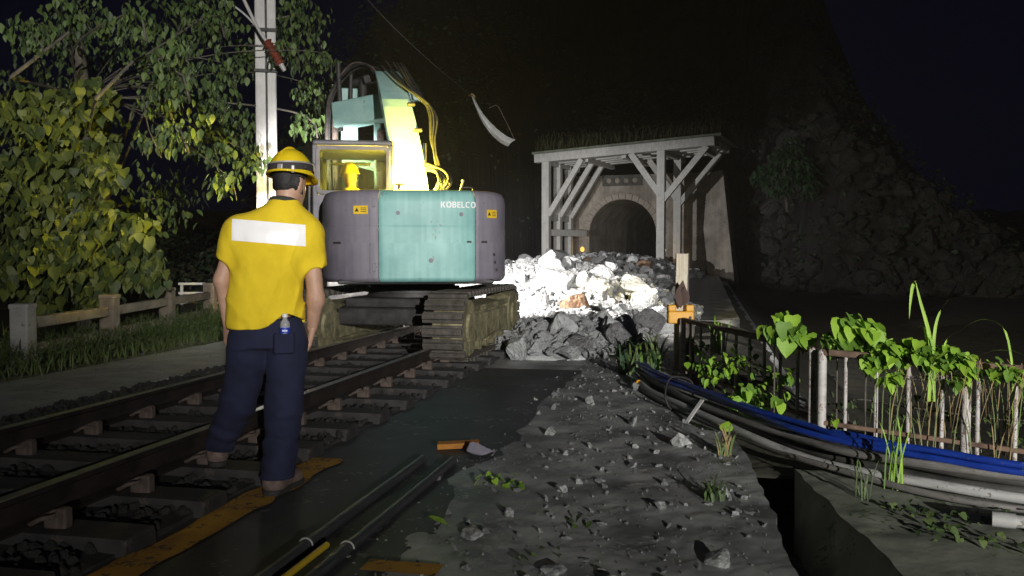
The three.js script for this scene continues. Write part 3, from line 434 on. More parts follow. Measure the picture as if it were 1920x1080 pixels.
// ---------- steel mast, wire ----------
{
  const t = thing('catenary_mast', 'pale steel H-section mast rising behind the worker', 'mast', [-6.66, 0, -12.98], 0.42);
  part('base_plate', box(0.4, 0.04, 0.4, 0, 0.1, 0), steelM, t);
  part('flange', box(0.14, 7.4, 0.012, -0.075, 3.75, 0.07, 0, 0, 0, 0.004), steelM, t);
  part('flange', box(0.12, 7.4, 0.012, 0.085, 3.75, 0.07, 0, 0, 0, 0.004), steelM, t);
  part('web', box(0.30, 7.4, 0.012, 0, 3.75, 0.0, 0, 0, 0, 0.004), darkMetal, t);
  part('side_plate', M(box(0.012, 7.4, 0.12, -0.15, 3.75, 0.005), box(0.012, 7.4, 0.12, 0.15, 3.75, 0.005)), steelM, t);
  part('clamp_band', M(box(0.35, 0.05, 0.2, 0, 4.0, 0.02), box(0.35, 0.05, 0.2, 0, 4.62, 0.02)), darkMetal, t);
  for (const y of [4.62]) part('bolt', cyl(V(0.1, y, 0.11), V(0.1, y, 0.14), 0.016, 0.016, 6), darkMetal, t);
  const c = Math.cos(-0.42), s = Math.sin(-0.42), W = (x, y, z) => { const X = x + 6.66, Z = z + 12.98; return V(X * c + Z * s, y, -X * s + Z * c); };
  part('cantilever_tube', M(tube([W(-6.22, 4.0, -12.62), W(-6.4, 4.3, -12.6), W(-6.56, 4.55, -12.56), W(-6.82, 5.1, -12.5)], 0.026, 20, 10), tube([W(-6.5, 4.48, -12.58), W(-6.82, 4.82, -12.51), W(-7.3, 5.12, -12.4)], 0.016, 12, 8)), steelM, t);
  const ins = part('insulator', cyl(W(-6.43, 4.36, -12.58), W(-6.22, 4.02, -12.6), 0.05, 0.055), pm([0.12, 0.03, 0.02], [0.2, 0.055, 0.035], { scale: 0.3, bump: 0, rough: 0.25 }), t);
  for (let k = 0; k < 7; k++) { const a = W(-6.43, 4.36, -12.58), b = W(-6.22, 4.02, -12.6), p = a.clone().lerp(b, k / 6.5), q = a.clone().lerp(b, k / 6.5 + 0.05); part('insulator_disc', cyl(p, q, 0.075, 0.06, 16), ins.material, ins); }
  part('insulator_cap', cyl(W(-6.22, 4.02, -12.6), W(-6.17, 3.93, -12.61), 0.04, 0.03), steelM, t);
}
solo('overhead_wire', tube([V(-6.3, 6.6, -13.2), V(-5.88, 5.67, -15.3), V(-5.8, 5.3, -18.5), V(-5.6, 5.0, -21.48)], 0.009, 30, 6), darkMetal, 'thin slack wire hanging above the digger from the mast side', 'wire');
{
  const t = thing('torn_cloth_strip', 'torn white cloth strip dangling at the end of the slack wire', 'cloth strip');
  const P = [], I = [], c = new THREE.CatmullRomCurve3([V(-5.6, 5.0, -21.48), V(-5.42, 4.6, -21.5), V(-5.15, 4.22, -21.55), V(-4.86, 3.96, -21.6), V(-4.66, 3.86, -21.64)]);
  for (let k = 0; k <= 24; k++) { const u = k / 24, p = c.getPoint(u), w = 0.03 + 0.21 * Math.sin(Math.min(1, u * 1.1) * 1.45); for (let j = 0; j <= 6; j++) { const v = j / 6 - 0.5; P.push(p.x + w * v * 0.75, p.y + w * v * 0.65, p.z + 0.05 * Math.cos(v * 5) + 0.012 * noise(u * 9, v * 5, 1)); } }
  for (let k = 0; k < 24; k++) for (let j = 0; j < 6; j++) { const a = k * 7 + j; I.push(a, a + 1, a + 7, a + 1, a + 8, a + 7); }
  const g = new THREE.BufferGeometry(); g.setAttribute('position', new THREE.Float32BufferAttribute(P, 3)); g.setIndex(I); g.computeVertexNormals();
  part('cloth', boxuv(g), pm([0.55, 0.55, 0.53], [0.75, 0.75, 0.72], { scale: 0.4, bump: 0.004 }), t);
  part('knot', tube([V(-5.66, 5.0, -21.45), V(-5.6, 5.04, -21.44), V(-5.53, 4.99, -21.46), V(-5.56, 4.94, -21.5)], 0.022, 12, 7), dryM, t);
}
solo('broken_wire', tube([V(-5.2, 4.72, -21.6), V(-5.0, 4.76, -21.6), V(-4.85, 4.5, -21.62), V(-4.7, 4.2, -21.65), V(-4.58, 3.92, -21.7)], 0.014, 24, 6), rustM, 'thin rusty wire bent above the white cloth strip', 'wire');

// ---------- concrete fence by the walkway ----------
{
  const t = thing('concrete_fence', 'low weathered concrete post and rail fence along the overgrown verge', 'fence');
  const weathered = pm([0.12, 0.095, 0.07], [0.24, 0.2, 0.155], { scale: 0.9, bump: 0.006, fleck: 0.3, fleckC: [0.06, 0.06, 0.04] });
  const ps = [[-6.85, -8.02], [-7.25, -9.95], [-7.78, -12.0], [-8.2, -13.9], [-8.6, -15.8]];
  ps.forEach(([x, z], k) => { const p = part('post', M(box(0.19, 0.72, 0.19, 0, 0.3, 0, 0, 0, 0, 0.02), box(0.205, 0.06, 0.205, 0, 0.66, 0, 0, 0, 0, 0.02)), k ? weathered : concrete, t); p.position.set(x, 0.02, z); p.rotation.y = 0.2; });
  for (let k = 0; k < 4; k++) for (const y of [0.5, 0.22]) { const a = V(ps[k][0], y, ps[k][1]), b = V(ps[k + 1][0], y, ps[k + 1][1]), d = b.clone().sub(a).normalize(); part('rail', beam(a.clone().addScaledVector(d, 0.1), b.clone().addScaledVector(d, -0.1), 0.09, 0.12, 0.015), weathered, t); }
}
{
  const w = flat([0.62, 0.62, 0.6], 0.6), t = thing('white_railing', 'short white metal railing behind the end of the concrete fence', 'railing', [-8.85, 0.1, -15.0], 0.3);
  for (const x of [-0.5, 0, 0.5]) part('post', box(0.05, 0.62, 0.05, x, 0.25, 0), w, t);
  for (const y of [0.2, 0.38, 0.55]) part('rail', box(1.1, 0.045, 0.035, 0, y, 0.05), w, t);
}

// ---------- railings, stake, cables ----------
const ironM = pm([0.3, 0.28, 0.27], [0.55, 0.53, 0.5], { scale: 0.35, bump: 0.002, rough: 0.7, metal: 0.1, fleck: 0.45, fleckC: [0.14, 0.07, 0.04] });
const rustRail = pm([0.09, 0.055, 0.04], [0.24, 0.16, 0.11], { scale: 0.35, bump: 0.003, rough: 0.85 });
function railing(label, a, b, n, ends) {
  const t = thing('iron_railing', label, 'railing', [0, 0, 0], 0, 'iron railings beside the path'), d = b.clone().sub(a), at = k => a.clone().addScaledVector(d, k);
  part('top_rail', M(beam(V(a.x, 0.55, a.z), V(b.x, 0.55, b.z), 0.05, 0.045, 0.012)), rustRail, t);
  part('bottom_rail', M(beam(V(a.x, 0.06, a.z), V(b.x, 0.06, b.z), 0.035, 0.03, 0.006)), rustRail, t);
  for (let k = 0; k < n; k++) { const p = at((k + 0.8) / (n + 0.6)); part('baluster', cyl(V(p.x, -0.1, p.z), V(p.x, 0.53, p.z), 0.013 + 0.002 * (k % 2), 0.013, 8), ironM, t); }
  for (const k of ends) { const p = at(k); part('end_post', M(cyl(V(p.x, -0.12, p.z), V(p.x, 0.535, p.z), 0.03, 0.03, 12), boxuv(new THREE.SphereGeometry(0.032, 12, 8).translate(p.x, 0.54, p.z))), ironM, t); }
}
railing('rusty iron railing panel joined to the wooden stake', V(-0.23, 0, -9.34), V(0.74, 0, -6.68), 9, [0, 1]);
railing('pale iron railing panel overgrown with vine along its top', V(0.79, 0, -6.56), V(2.3, 0, -5.55), 8, [0, 0.52, 1]);
{
  const wood = pm([0.46, 0.40, 0.30], [0.68, 0.62, 0.5], { scale: 0.5, bump: 0.006, kind: 'streak', streak: 0.5 }), dw = pm([0.06, 0.05, 0.04], [0.14, 0.12, 0.1], { scale: 0.5, bump: 0.006, kind: 'streak', streak: 0.5 });
  const t = thing('wooden_stake', 'pale wooden stake standing at the end of the rusty railing', 'stake', [-0.26, 0, -9.56], 0.25);
  part('board', box(0.125, 1.34, 0.045, 0, 0.55, 0, 0, 0, -0.015, 0.006), wood, t);
  part('backing_post', box(0.12, 0.72, 0.09, 0.085, 0.24, -0.02, 0, 0, 0, 0.008), dw, t);
  part('backing_strip', box(0.03, 0.5, 0.03, 0.075, 0.98, -0.02), dw, t);
  const yel = pm([0.62, 0.30, 0.02], [0.78, 0.42, 0.04], { scale: 0.4, bump: 0.002, rough: 0.5, fleck: 0.2, fleckC: [0.4, 0.2, 0.05] });
  const b = thing('yellow_cable_clamp', 'yellow plastic cable clamp fixed across the wooden stake', 'clamp', [-0.265, 0.585, -9.5], 0.25);
  part('clamp_body', box(0.27, 0.13, 0.11, 0, -0.02, 0.02, 0, 0, 0, 0.018), yel, b);
  part('clamp_jaw', box(0.085, 0.07, 0.1, -0.092, 0.075, 0.02, 0, 0, 0, 0.015), yel, b);
  part('clamp_jaw', box(0.085, 0.07, 0.1, 0.092, 0.075, 0.02, 0, 0, 0, 0.015), yel, b);
  part('clamp_bolt', cyl(V(0.09, -0.02, 0.07), V(0.09, -0.02, 0.09), 0.016, 0.016, 6), darkMetal, b);
  const lm = pm([0.07, 0.045, 0.04], [0.14, 0.09, 0.075], { scale: 0.2, bump: 0.002 });
  const L = thing('brown_leaf_shape', 'pair of dark brown leaf shapes on the wooden stake above the clamp', 'leaf', [-0.255, 0.66, -9.44], 0.25);  // two dark brown leaf shapes set in front of the stake board
  const l1 = part('leaf_shape', leafOval[1], lm, L); l1.scale.set(0.2, 0.3, 0.3); l1.rotation.set(-1.45, 0, 0);
  const l2 = part('leaf_shape', leafOval[0], lm, L); l2.scale.set(0.2, 0.2, 0.22); l2.position.set(0.03, 0.02, 0.012); l2.rotation.set(-1.4, 0, -0.45);
}
{
  const route = (dx, dz, y0, w, sd) => [[-0.62, -8.6], [-0.39, -7.82], [-0.09, -7.02], [0.27, -6.2], [0.55, -5.68], [0.8, -5.32], [1.14, -5.02], [1.51, -4.82], [2.1, -4.66], [3.0, -4.55]].map(([x, z], k) => V(x + dx + w * noise(k, sd, 1), y0 + 0.02 * noise(k * 0.8, sd, 4), z + dz + w * noise(k, sd, 7)));
  const blueM = pm([0.006, 0.022, 0.17], [0.012, 0.045, 0.30], { scale: 0.4, bump: 0.0015, rough: 0.35, fleck: 0.12, fleckC: [0.12, 0.13, 0.16] });
  const greyP = pm([0.08, 0.077, 0.07], [0.22, 0.21, 0.195], { scale: 0.6, bump: 0.003, rough: 0.55, fleck: 0.3, fleckC: [0.08, 0.075, 0.06] }), whiteP = pm([0.26, 0.26, 0.25], [0.48, 0.48, 0.46], { scale: 0.6, bump: 0.002, rough: 0.5, fleck: 0.3, fleckC: [0.12, 0.11, 0.09] }), darkP = pm([0.03, 0.03, 0.03], [0.07, 0.068, 0.06], { scale: 0.5, bump: 0.002, rough: 0.5 });
  const B = (dx, dz, y, r, m, l, sd, g) => solo('cable_conduit', tube(route(dx, dz, y, 0.034, sd), r, 110, 12), m, l, 'conduit', g || 'blue and grey conduits laid along the railing');
  B(0, 0.0, 0.2, 0.018, blueM, 'glossy blue conduit on top of the bundle along the railing', 1);
  B(0.02, -0.04, 0.19, 0.018, blueM, 'glossy blue conduit on top of the bundle along the railing', 2);
  B(-0.02, 0.035, 0.172, 0.018, blueM, 'glossy blue conduit on top of the bundle along the railing', 3);
  B(-0.02, 0.05, 0.128, 0.022, greyP, 'dusty grey conduit under the blue ones along the railing', 4);
  B(-0.05, 0.1, 0.07, 0.026, whiteP, 'pale grey conduit lowest in the bundle along the railing', 5);
  B(0.02, 0.0, 0.125, 0.024, darkP, 'black conduit in the middle of the bundle along the railing', 6);
  B(-0.07, 0.16, 0.05, 0.018, greyP, 'dusty grey conduit under the blue ones along the railing', 7);
  B(0.03, -0.05, 0.06, 0.03, darkP, 'black conduit in the middle of the bundle along the railing', 8);
  solo('cable_tie', tube([V(-0.28, 0.24, -7.15), V(-0.2, 0.26, -7.2), V(-0.1, 0.2, -7.28), V(-0.12, 0.04, -7.2), V(-0.24, 0.02, -7.05), V(-0.3, 0.12, -7.02)], 0.008, 40, 6, true), blackRubber, 'black tie looped round the conduit bundle near the stake', 'cable tie');
  solo('support_bracket', M(beam(V(-0.15, 0.0, -6.5), V(-0.02, 0.17, -6.68), 0.035, 0.012)), whiteP, 'small pale metal bracket propping the conduits over the path', 'bracket');
  const end = thing('pipe_stub', 'short pale pipe stub lying on the mossy slab', 'pipe'); part('pipe', cyl(V(1.26, 0.06, -4.34), V(1.9, 0.06, -4.2), 0.028), whiteP, end); part('collar', cyl(V(1.25, 0.06, -4.342), V(1.34, 0.06, -4.322), 0.034), whiteP, end);
  // two conduits on the dark paving with pale clips
  const steelP = pm([0.05, 0.052, 0.056], [0.10, 0.10, 0.105], { scale: 0.5, bump: 0.001, rough: 0.4, metal: 0.4 });
  for (const [x, l] of [[-1.42, 'dark pipe with a pale clip lying beside the yellow rod'], [-1.6, 'dark pipe with a pale clip nearer the worker']]) {
    const t = thing('ground_pipe', l, 'pipe', [x, 0, 0], 0, 'dark pipes on the paving'); part('pipe', M(cyl(V(0, 0.04, -5.0), V(0, 0.04, 1.5), 0.025)), steelP, t); part('pipe_clip', boxuv(new THREE.TorusGeometry(0.03, 0.004, 8, 24, Math.PI).translate(0, 0.04, -3.42)), whiteP, t);
  }
  solo('yellow_rod', cyl(V(-1.5, 0.055, -3.4), V(-1.5, 0.055, 1), 0.014), flat([0.6, 0.42, 0.03], 0.3), 'thin bright yellow rod lying between the dark pipes', 'rod');
}

// ---------- plants by the railing ----------
{
  const vine = (label, cl, per, size, sd, shapes = leafShapes, m = greenC, hang = 0.8, singles = 200) => { const t = thing('vine', label, 'vine'); part('stem', tube([V(cl[0][0], 0, cl[0][2] - 0.05), ...cl.map(c => V(c[0], c[1], c[2]))], 0.006, 24, 5), barkM, t); foliage(t, cl, per, size, m, shapes, sd, hang, singles, 0.7, 3); return t; };
  vine('round clump of large bright green leaves over the rusty railing', [[0.50, 0.67, -6.9, 0.09], [0.56, 0.74, -6.86, 0.1], [0.63, 0.67, -6.8, 0.09]], 240, 0.125, 61);
  vine('largest clump of broad green leaves where the two railings meet', [[0.9, 0.66, -6.6, 0.11], [0.97, 0.74, -6.6, 0.13], [1.05, 0.69, -6.52, 0.13], [1.12, 0.62, -6.42, 0.1]], 220, 0.125, 62);
  vine('low leafy sprig on top of the blue conduits', [[0.18, 0.24, -6.55, 0.09], [0.28, 0.27, -6.45, 0.1], [0.36, 0.2, -6.3, 0.07], [0.48, 0.26, -6.1, 0.05]], 110, 0.095, 63);
  vine('creeper of small green leaves draped along the pale railing', [[1.05, 0.5, -6.35, 0.09], [1.16, 0.58, -6.32, 0.12], [1.28, 0.6, -6.25, 0.13], [1.4, 0.6, -6.15, 0.12], [1.5, 0.58, -6.08, 0.12], [1.6, 0.55, -6.02, 0.1], [1.72, 0.54, -5.92, 0.09], [1.85, 0.53, -5.84, 0.07], [1.2, 0.42, -6.28, 0.07], [1.52, 0.45, -6.02, 0.06]], 560, 0.066, 64, leafShapes, greenC, 0.5, 300);
  vine('small leafy shoot hanging over the blue conduits by the post', [[0.72, 0.26, -5.6, 0.04], [0.76, 0.18, -5.55, 0.05], [0.78, 0.1, -5.5, 0.04]], 260, 0.045, 65);
  vine('tangle of weeds growing behind the rusty railing', [[0.0, 0.3, -8.2, 0.2], [0.15, 0.25, -7.9, 0.22], [0.3, 0.35, -7.7, 0.2], [0.45, 0.2, -7.4, 0.22], [0.1, 0.1, -8.6, 0.2], [0.55, 0.3, -7.2, 0.15], [-0.1, 0.35, -8.8, 0.15]], 90, 0.075, 66, [...leafOval], greenC, 0.3, 150);
  vine('weeds growing below the pale railing', [[1.0, 0.2, -6.7, 0.2], [1.3, 0.2, -6.5, 0.22], [1.6, 0.2, -6.25, 0.2], [1.9, 0.2, -6.1, 0.25], [2.1, 0.3, -5.9, 0.25]], 60, 0.06, 67, leafOval, greenB, 0.3, 120);
  const tuft = (label, cx, cy, cz, n, h, spread, w, m, sd, name = 'grass_tuft') => { const t = thing(name, label, 'grass', [0, 0, 0], 0, 'grass tufts by the path and railing'), r = rng(sd); for (let k = 0; k < n; k++) { const a = r() * 6.3, q = spread * (0.3 + r()), H = h * (0.6 + r() * 0.5), x = cx + (r() - 0.5) * spread * 0.6, z = cz + (r() - 0.5) * spread * 0.6, dx = Math.cos(a) * q, dz = Math.sin(a) * q; part('blade', blade([V(x, cy, z), V(x + dx * 0.15, cy + H * 0.5, z + dz * 0.15), V(x + dx * 0.5, cy + H * 0.9, z + dz * 0.5), V(x + dx, cy + H * (0.75 + 0.2 * r()), z + dz)], w * (0.7 + r() * 0.6), 10), Array.isArray(m) ? m[k % m.length] : m, t); } };
  tuft('broad-bladed grass tuft at the foot of the wooden stake', -0.55, -0.02, -9.3, 34, 0.42, 0.32, 0.03, [greenC[2], darkGreen[2], greenB[1]], 71);
  tuft('broad-bladed grass tuft between stake and dark rocks', -0.75, -0.02, -9.0, 22, 0.36, 0.3, 0.026, [darkGreen[0], greenB[1]], 72);
  tuft('grass tuft sticking up over the rusty top rail', 0.12, 0.3, -8.5, 16, 0.34, 0.2, 0.018, greenC, 73);
  tuft('thin grass tuft growing through the conduits by the slab', 0.95, 0.02, -4.95, 9, 0.4, 0.16, 0.009, greenC, 74);
  tuft('thin grass blades on the slab near the drain', 0.8, 0.0, -4.8, 10, 0.22, 0.16, 0.008, greenB, 75);
  tuft('leafy weed tuft on the corner of the drain edge', 0.12, 0.02, -5.5, 18, 0.2, 0.12, 0.012, [greenB[1], dryM], 76);
  tuft('small dark weed tuft on the dusty path by the drain', 0.05, 0.03, -4.5, 26, 0.1, 0.16, 0.012, [greenB[0], greenB[2]], 77);
  tuft('tall bent grass blades standing over the creeper', 1.4, 0.45, -6.12, 3, 0.35, 0.12, 0.02, greenC, 78);
  const t = thing('reed_blades', 'tall folded reed blades rising above the creeper', 'grass', [0, 0, 0], 0, 'grass tufts by the path and railing');
  for (const [p, w] of [[[V(1.38, 0.3, -6.11), V(1.38, 0.68, -6.11), V(1.31, 0.95, -6.1), V(1.285, 1.06, -6.1)], 0.03], [[V(1.285, 1.06, -6.1), V(1.27, 1.03, -6.1), V(1.255, 0.93, -6.09), V(1.25, 0.82, -6.09)], 0.026], [[V(1.41, 0.3, -6.11), V(1.4, 0.68, -6.11), V(1.43, 0.85, -6.12), V(1.5, 0.96, -6.13)], 0.026], [[V(1.8, 0.2, -5.88), V(1.78, 0.6, -5.88), V(1.72, 0.8, -5.87), V(1.6, 0.84, -5.85), V(1.42, 0.73, -5.82)], 0.016], [[V(1.42, 0.5, -6.1), V(1.48, 0.7, -6.1), V(1.55, 0.76, -6.1)], 0.014], [[V(1.9, 0.3, -5.85), V(1.85, 0.62, -5.85), V(1.7, 0.66, -5.85), V(1.55, 0.6, -5.85)], 0.012]]) part('blade', blade(p, w, 16), greenC[1], t);
  // dry grass hanging under the rail
  const r = rng(81), d = thing('dry_grass', 'dry straw-coloured grass hanging from the pale railing', 'grass');
  for (let k = 0; k < 80; k++) { const u = r(), x = 1.15 + u * 1.1, z = -6.32 + u * 0.72 + (r() - 0.5) * 0.12, y = 0.5 + r() * 0.08, dx = (r() - 0.5) * 0.35, L = 0.15 + r() * 0.4; part('blade', blade([V(x, y, z), V(x + dx * 0.3, y + 0.02, z + 0.04), V(x + dx * 0.8, y - L * 0.5, z + 0.05), V(x + dx, y - L, z + 0.02)], 0.004 + r() * 0.004, 7), r() < 0.75 ? dryM : greenC[2], d); }
  for (let k = 0; k < 45; k++) { const u = r(), x = 1.1 + u * 1.1, z = -6.35 + u * 0.72 + (r() - 0.5) * 0.2, h = 0.25 + r() * 0.3, dx = (r() - 0.5) * 0.3; part('blade', blade([V(x, 0, z), V(x + dx * 0.3, h * 0.6, z), V(x + dx, h, z + 0.05)], 0.008, 6), r() < 0.5 ? dryM : greenB[1], d); }
  // low weeds on slab and path
  const mosses = [[1.1, -4.4], [1.35, -4.5], [1.0, -4.2], [1.5, -4.3], [0.95, -4.55], [1.25, -4.15]].map(([x, z]) => [x, 0.03, z, 0.13]);
  const wt = thing('slab_weeds', 'low green weeds creeping over the mossy slab', 'weeds'); foliage(wt, mosses, 130, 0.035, greenB, leafShapes, 91, 0.1, 120, 0.25);
  const w2 = thing('path_weed', 'small leafy weed on the dusty path by the pipes', 'weeds'); foliage(w2, [[-1.07, 0.04, -4.62, 0.1], [-0.95, 0.03, -4.55, 0.07]], 260, 0.04, greenC, leafShapes, 92, 0.2, 120, 0.4);
  const w3 = thing('path_weed', 'low green weed patch on the rubble near the yellow bar', 'weeds'); foliage(w3, [[-0.72, 0.03, -3.45, 0.08], [-0.6, 0.03, -3.6, 0.07], [-0.55, 0.04, -4.0, 0.08]], 160, 0.032, greenB, leafShapes, 93, 0.2, 120, 0.4);
  const lf = solo('fallen_leaf', leafGeo(0.045, 0.16, 0.2, 0.1), greenC[1], 'long bright green leaf fallen on the dark paving', 'leaf'); lf.position.set(-1.22, 0.05, -3.86); lf.rotation.set(-0.15, 0.9, 0.2);
  const lf2 = solo('fallen_leaf', leafShapes[0], greenC[1], 'single pale green leaf standing at the drain edge', 'leaf'); lf2.scale.setScalar(0.09); lf2.position.set(0.13, 0.08, -6.0); lf2.rotation.set(-1.2, 0.2, 0);
  const pl = solo('wood_offcut', box(0.26, 0.035, 0.07, 0, 0, 0, 0, 0, 0, 0.004), pm([0.30, 0.12, 0.02], [0.5, 0.22, 0.04], { scale: 0.3, bump: 0.003, kind: 'streak' }), 'orange-brown wooden offcut lying on the dark paving', 'offcut'); pl.position.set(-1.5, 0.045, -5.4); pl.rotation.set(0.1, 0.25, 0.02);
  const cl = solo('lilac_stone', rockG[7], pm([0.3, 0.28, 0.36], [0.46, 0.43, 0.52], { scale: 0.2, bump: 0.01 }), 'small lilac-grey stone beside the wooden offcut', 'stone'); cl.position.set(-1.34, 0.05, -5.25); cl.scale.set(0.095, 0.055, 0.06);
  const dot = solo('marker_reflector', boxuv(new THREE.SphereGeometry(0.03, 12, 8).scale(1, 1, 0.5)), flat([0.75, 0.33, 0.01], 0.3), 'small round orange reflector low beside the grass tuft', 'reflector'); dot.position.set(-0.58, 0.07, -8.1);
  solo('reflector_peg', cyl(V(-0.58, -0.05, -8.115), V(-0.58, 0.06, -8.115), 0.008), darkMetal, 'thin dark peg holding the small orange reflector', 'peg');
}

// ---------- excavator ----------
{
  const teal = pm([0.16, 0.38, 0.355], [0.28, 0.54, 0.505], { scale: 1.3, bump: 0.0025, rough: 0.55, streak: 0.25, fleck: 0.2, fleckC: [0.2, 0.26, 0.24], contrast: 1.8, size: 512, phys: { clearcoat: 0.15, clearcoatRoughness: 0.4 } });
  const grey = pm([0.15, 0.14, 0.175], [0.23, 0.215, 0.25], { scale: 1.3, bump: 0.0025, rough: 0.6, streak: 0.25, fleck: 0.22, fleckC: [0.06, 0.055, 0.06], contrast: 1.8, size: 512 });
  const boomM = pm([0.24, 0.42, 0.40], [0.36, 0.54, 0.5], { scale: 0.8, bump: 0.002, rough: 0.5, fleck: 0.15, fleckC: [0.12, 0.14, 0.13] });
  const stickM = boomM;
  const mud = pm([0.11, 0.10, 0.05], [0.32, 0.29, 0.17], { scale: 0.6, bump: 0.02, fleck: 0.3, fleckC: [0.05, 0.045, 0.03], contrast: 2.2 });
  const shoeM = pm([0.045, 0.04, 0.035], [0.13, 0.115, 0.10], { scale: 0.4, bump: 0.008, rough: 0.8, metal: 0.2, fleck: 0.3, fleckC: [0.2, 0.18, 0.13] });
  const chrome = flat([0.7, 0.7, 0.7], 0.2, 0.9), stickerM = pm([0.72, 0.46, 0.02], [0.82, 0.56, 0.03], { scale: 0.3, bump: 0, rough: 0.5 }), hoseM = pm([0.02, 0.02, 0.02], [0.045, 0.045, 0.045], { scale: 0.2, bump: 0, rough: 0.45 });
  const frameP = pm([0.11, 0.105, 0.12], [0.19, 0.18, 0.2], { scale: 0.7, bump: 0.001, rough: 0.5 });
  const glass = new THREE.MeshPhysicalMaterial({ color: 0xffffff, transmission: 1, thickness: 0, roughness: 0.03, ior: 1.5 }), dustyGlass = new THREE.MeshPhysicalMaterial({ color: new THREE.Color().setRGB(0.42, 0.44, 0.3), transmission: 0.93, thickness: 0, roughness: 0.05, ior: 1.5 });
  const t = thing('excavator', 'tracked teal and grey excavator standing on the railway seen from behind', 'excavator', [-3.42, 0.03, -10.3]);
  const TURN = 0.349, up = (n, g, m, p = t) => { const o = part(n, g, m, p); if (p === t) o.rotation.y = TURN; return o; };
  // undercarriage, in line with the rails
  part('car_frame', M(box(1.2, 0.26, 1.3, 0, 0.56, 0, 0, 0, 0, 0.03), box(1.3, 0.2, 0.4, 0, 0.5, 0.55, 0.1, 0, 0, 0.03), box(1.3, 0.2, 0.4, 0, 0.5, -0.55, -0.1, 0, 0, 0.03)), darkMetal, t);
  part('slew_ring', M(cyl(V(0, 0.68, 0), V(0, 0.9, 0), 0.52, 0.5, 32), cyl(V(0, 0.74, 0), V(0, 0.8, 0), 0.56, 0.56, 36)), darkMetal, t);
  const shoeG = M(box(0.43, 0.024, 0.12, 0, 0, 0, 0, 0, 0, 0.006), box(0.43, 0.045, 0.07, 0, 0.03, 0, 0, 0, 0, 0.012));
  for (const x of [0.79, -0.81]) {
    const R = 0.33, cy = 0.41, hz = 1.1, per = 4 * hz + 2 * Math.PI * R, N = 45, wheel = z => [cyl(V(x - 0.12, cy, z), V(x + 0.2, cy, z), R - 0.035, R - 0.035, 28), cyl(V(x + 0.2, cy, z), V(x + 0.225, cy, z), 0.16, 0.14, 20)];
    const rollers = []; for (let k = 0; k < 6; k++) rollers.push(cyl(V(x - 0.14, 0.2, -0.85 + k * 0.34), V(x + 0.17, 0.2, -0.85 + k * 0.34), 0.085, 0.085, 16));
    const f = part('track', M(wheel(hz), wheel(-hz), rollers, box(0.3, 0.24, 2.1, x, 0.44, 0, 0, 0, 0, 0.03), box(0.37, 0.06, 1.9, x + 0.01, 0.55, 0, 0, 0, 0.25, 0.02), box(0.05, 0.3, 1.75, x + 0.165, 0.38, 0, 0, 0, 0, 0.02), box(0.34, 0.025, 1.3, x + 0.03, 0.6, -0.1, 0, 0, -0.15, 0.005)), mud, t);
    for (let k = 0; k < N; k++) {
      let s = (k + 0.3) / N * per, z, y, a; const q = Math.PI * R;
      if (s < 2 * hz) { z = hz - s; y = cy + R; a = 0; } else if (s < 2 * hz + q) { const b = (s - 2 * hz) / R; z = -hz - Math.sin(b) * R; y = cy + Math.cos(b) * R; a = -b; } else if (s < 4 * hz + q) { z = -hz + (s - 2 * hz - q); y = cy - R; a = -Math.PI; } else { const b = (s - 4 * hz - q) / R; z = hz + Math.sin(b) * R; y = cy - Math.cos(b) * R; a = -Math.PI - b; }
      const o = part('track_shoe', shoeG, shoeM, f); o.position.set(x, y, z); o.rotation.x = a;
    }
    part('mud_cake', (() => { const g = rockGeo(70 + (x > 0 ? 1 : 2), 3); g.scale(0.1, 0.07, 0.8); g.translate(x + 0.19, 0.23, 0); return boxuv(g); })(), mud, f);
  }
  // counterweight in three pieces
  const W = 0.99, D = 1.05, zc = 0.6, pw = 3.4, prof = [[0.06, 0.9], [0.02, 0.915], [0, 0.95], [0, 1.455], [0.005, 1.46], [0.005, 1.47], [0, 1.475], [0, 1.71], [0.014, 1.775], [0.045, 1.82], [0.1, 1.838], [0.5, 1.845]];
  const curve = x => zc + D * Math.pow(Math.max(0, 1 - Math.pow(Math.abs(x) / W, pw)), 1 / pw);
  function cwPiece(x0, x1, endInset) {
    const pts = [], n = 40; for (let k = 0; k <= n; k++) { const a = Math.asin(x0 / W) + (Math.asin(x1 / W) - Math.asin(x0 / W)) * k / n, x = W * Math.sin(a); pts.push([x, curve(x)]); }
    const P = [], I = [], m = prof.length;
    pts.forEach(([x, z], k) => { const e = (k === 0 && x0 > -W + 0.01) || (k === n && x1 < W - 0.01) ? endInset : 0; for (const [ins, y] of prof) { const dx = x, dz = z - 0.2, L = Math.hypot(dx, dz), q = 1 - (ins + e) / L; P.push(dx * q, y, 0.2 + dz * q); } });
    for (let k = 0; k < n; k++) for (let j = 0; j < m - 1; j++) { const a = k * m + j; I.push(a, a + m, a + 1, a + 1, a + m, a + m + 1); }
    const g = new THREE.BufferGeometry(); g.setAttribute('position', new THREE.Float32BufferAttribute(P, 3)); g.setIndex(I); g.computeVertexNormals(); return boxuv(g);
  }
  up('counterweight', cwPiece(-0.385, 0.6, 0.012), teal); up('rear_cover', cwPiece(-W, -0.39, 0.012), grey); up('rear_cover', cwPiece(0.605, W, 0.012), grey);
  up('counterweight_base', M(box(1.6, 0.05, 0.7, 0, 0.9, 1.15, 0, 0, 0, 0.02)), darkMetal);
  const out = (x, o = 0) => { const z = curve(x), e = 0.002, s = (curve(x + e) - curve(x - e)) / (2 * e), n = V(-s, 0, 1).normalize(); return { p: V(x, 0, z).addScaledVector(n, o), ry: Math.atan2(n.x, n.z) }; };
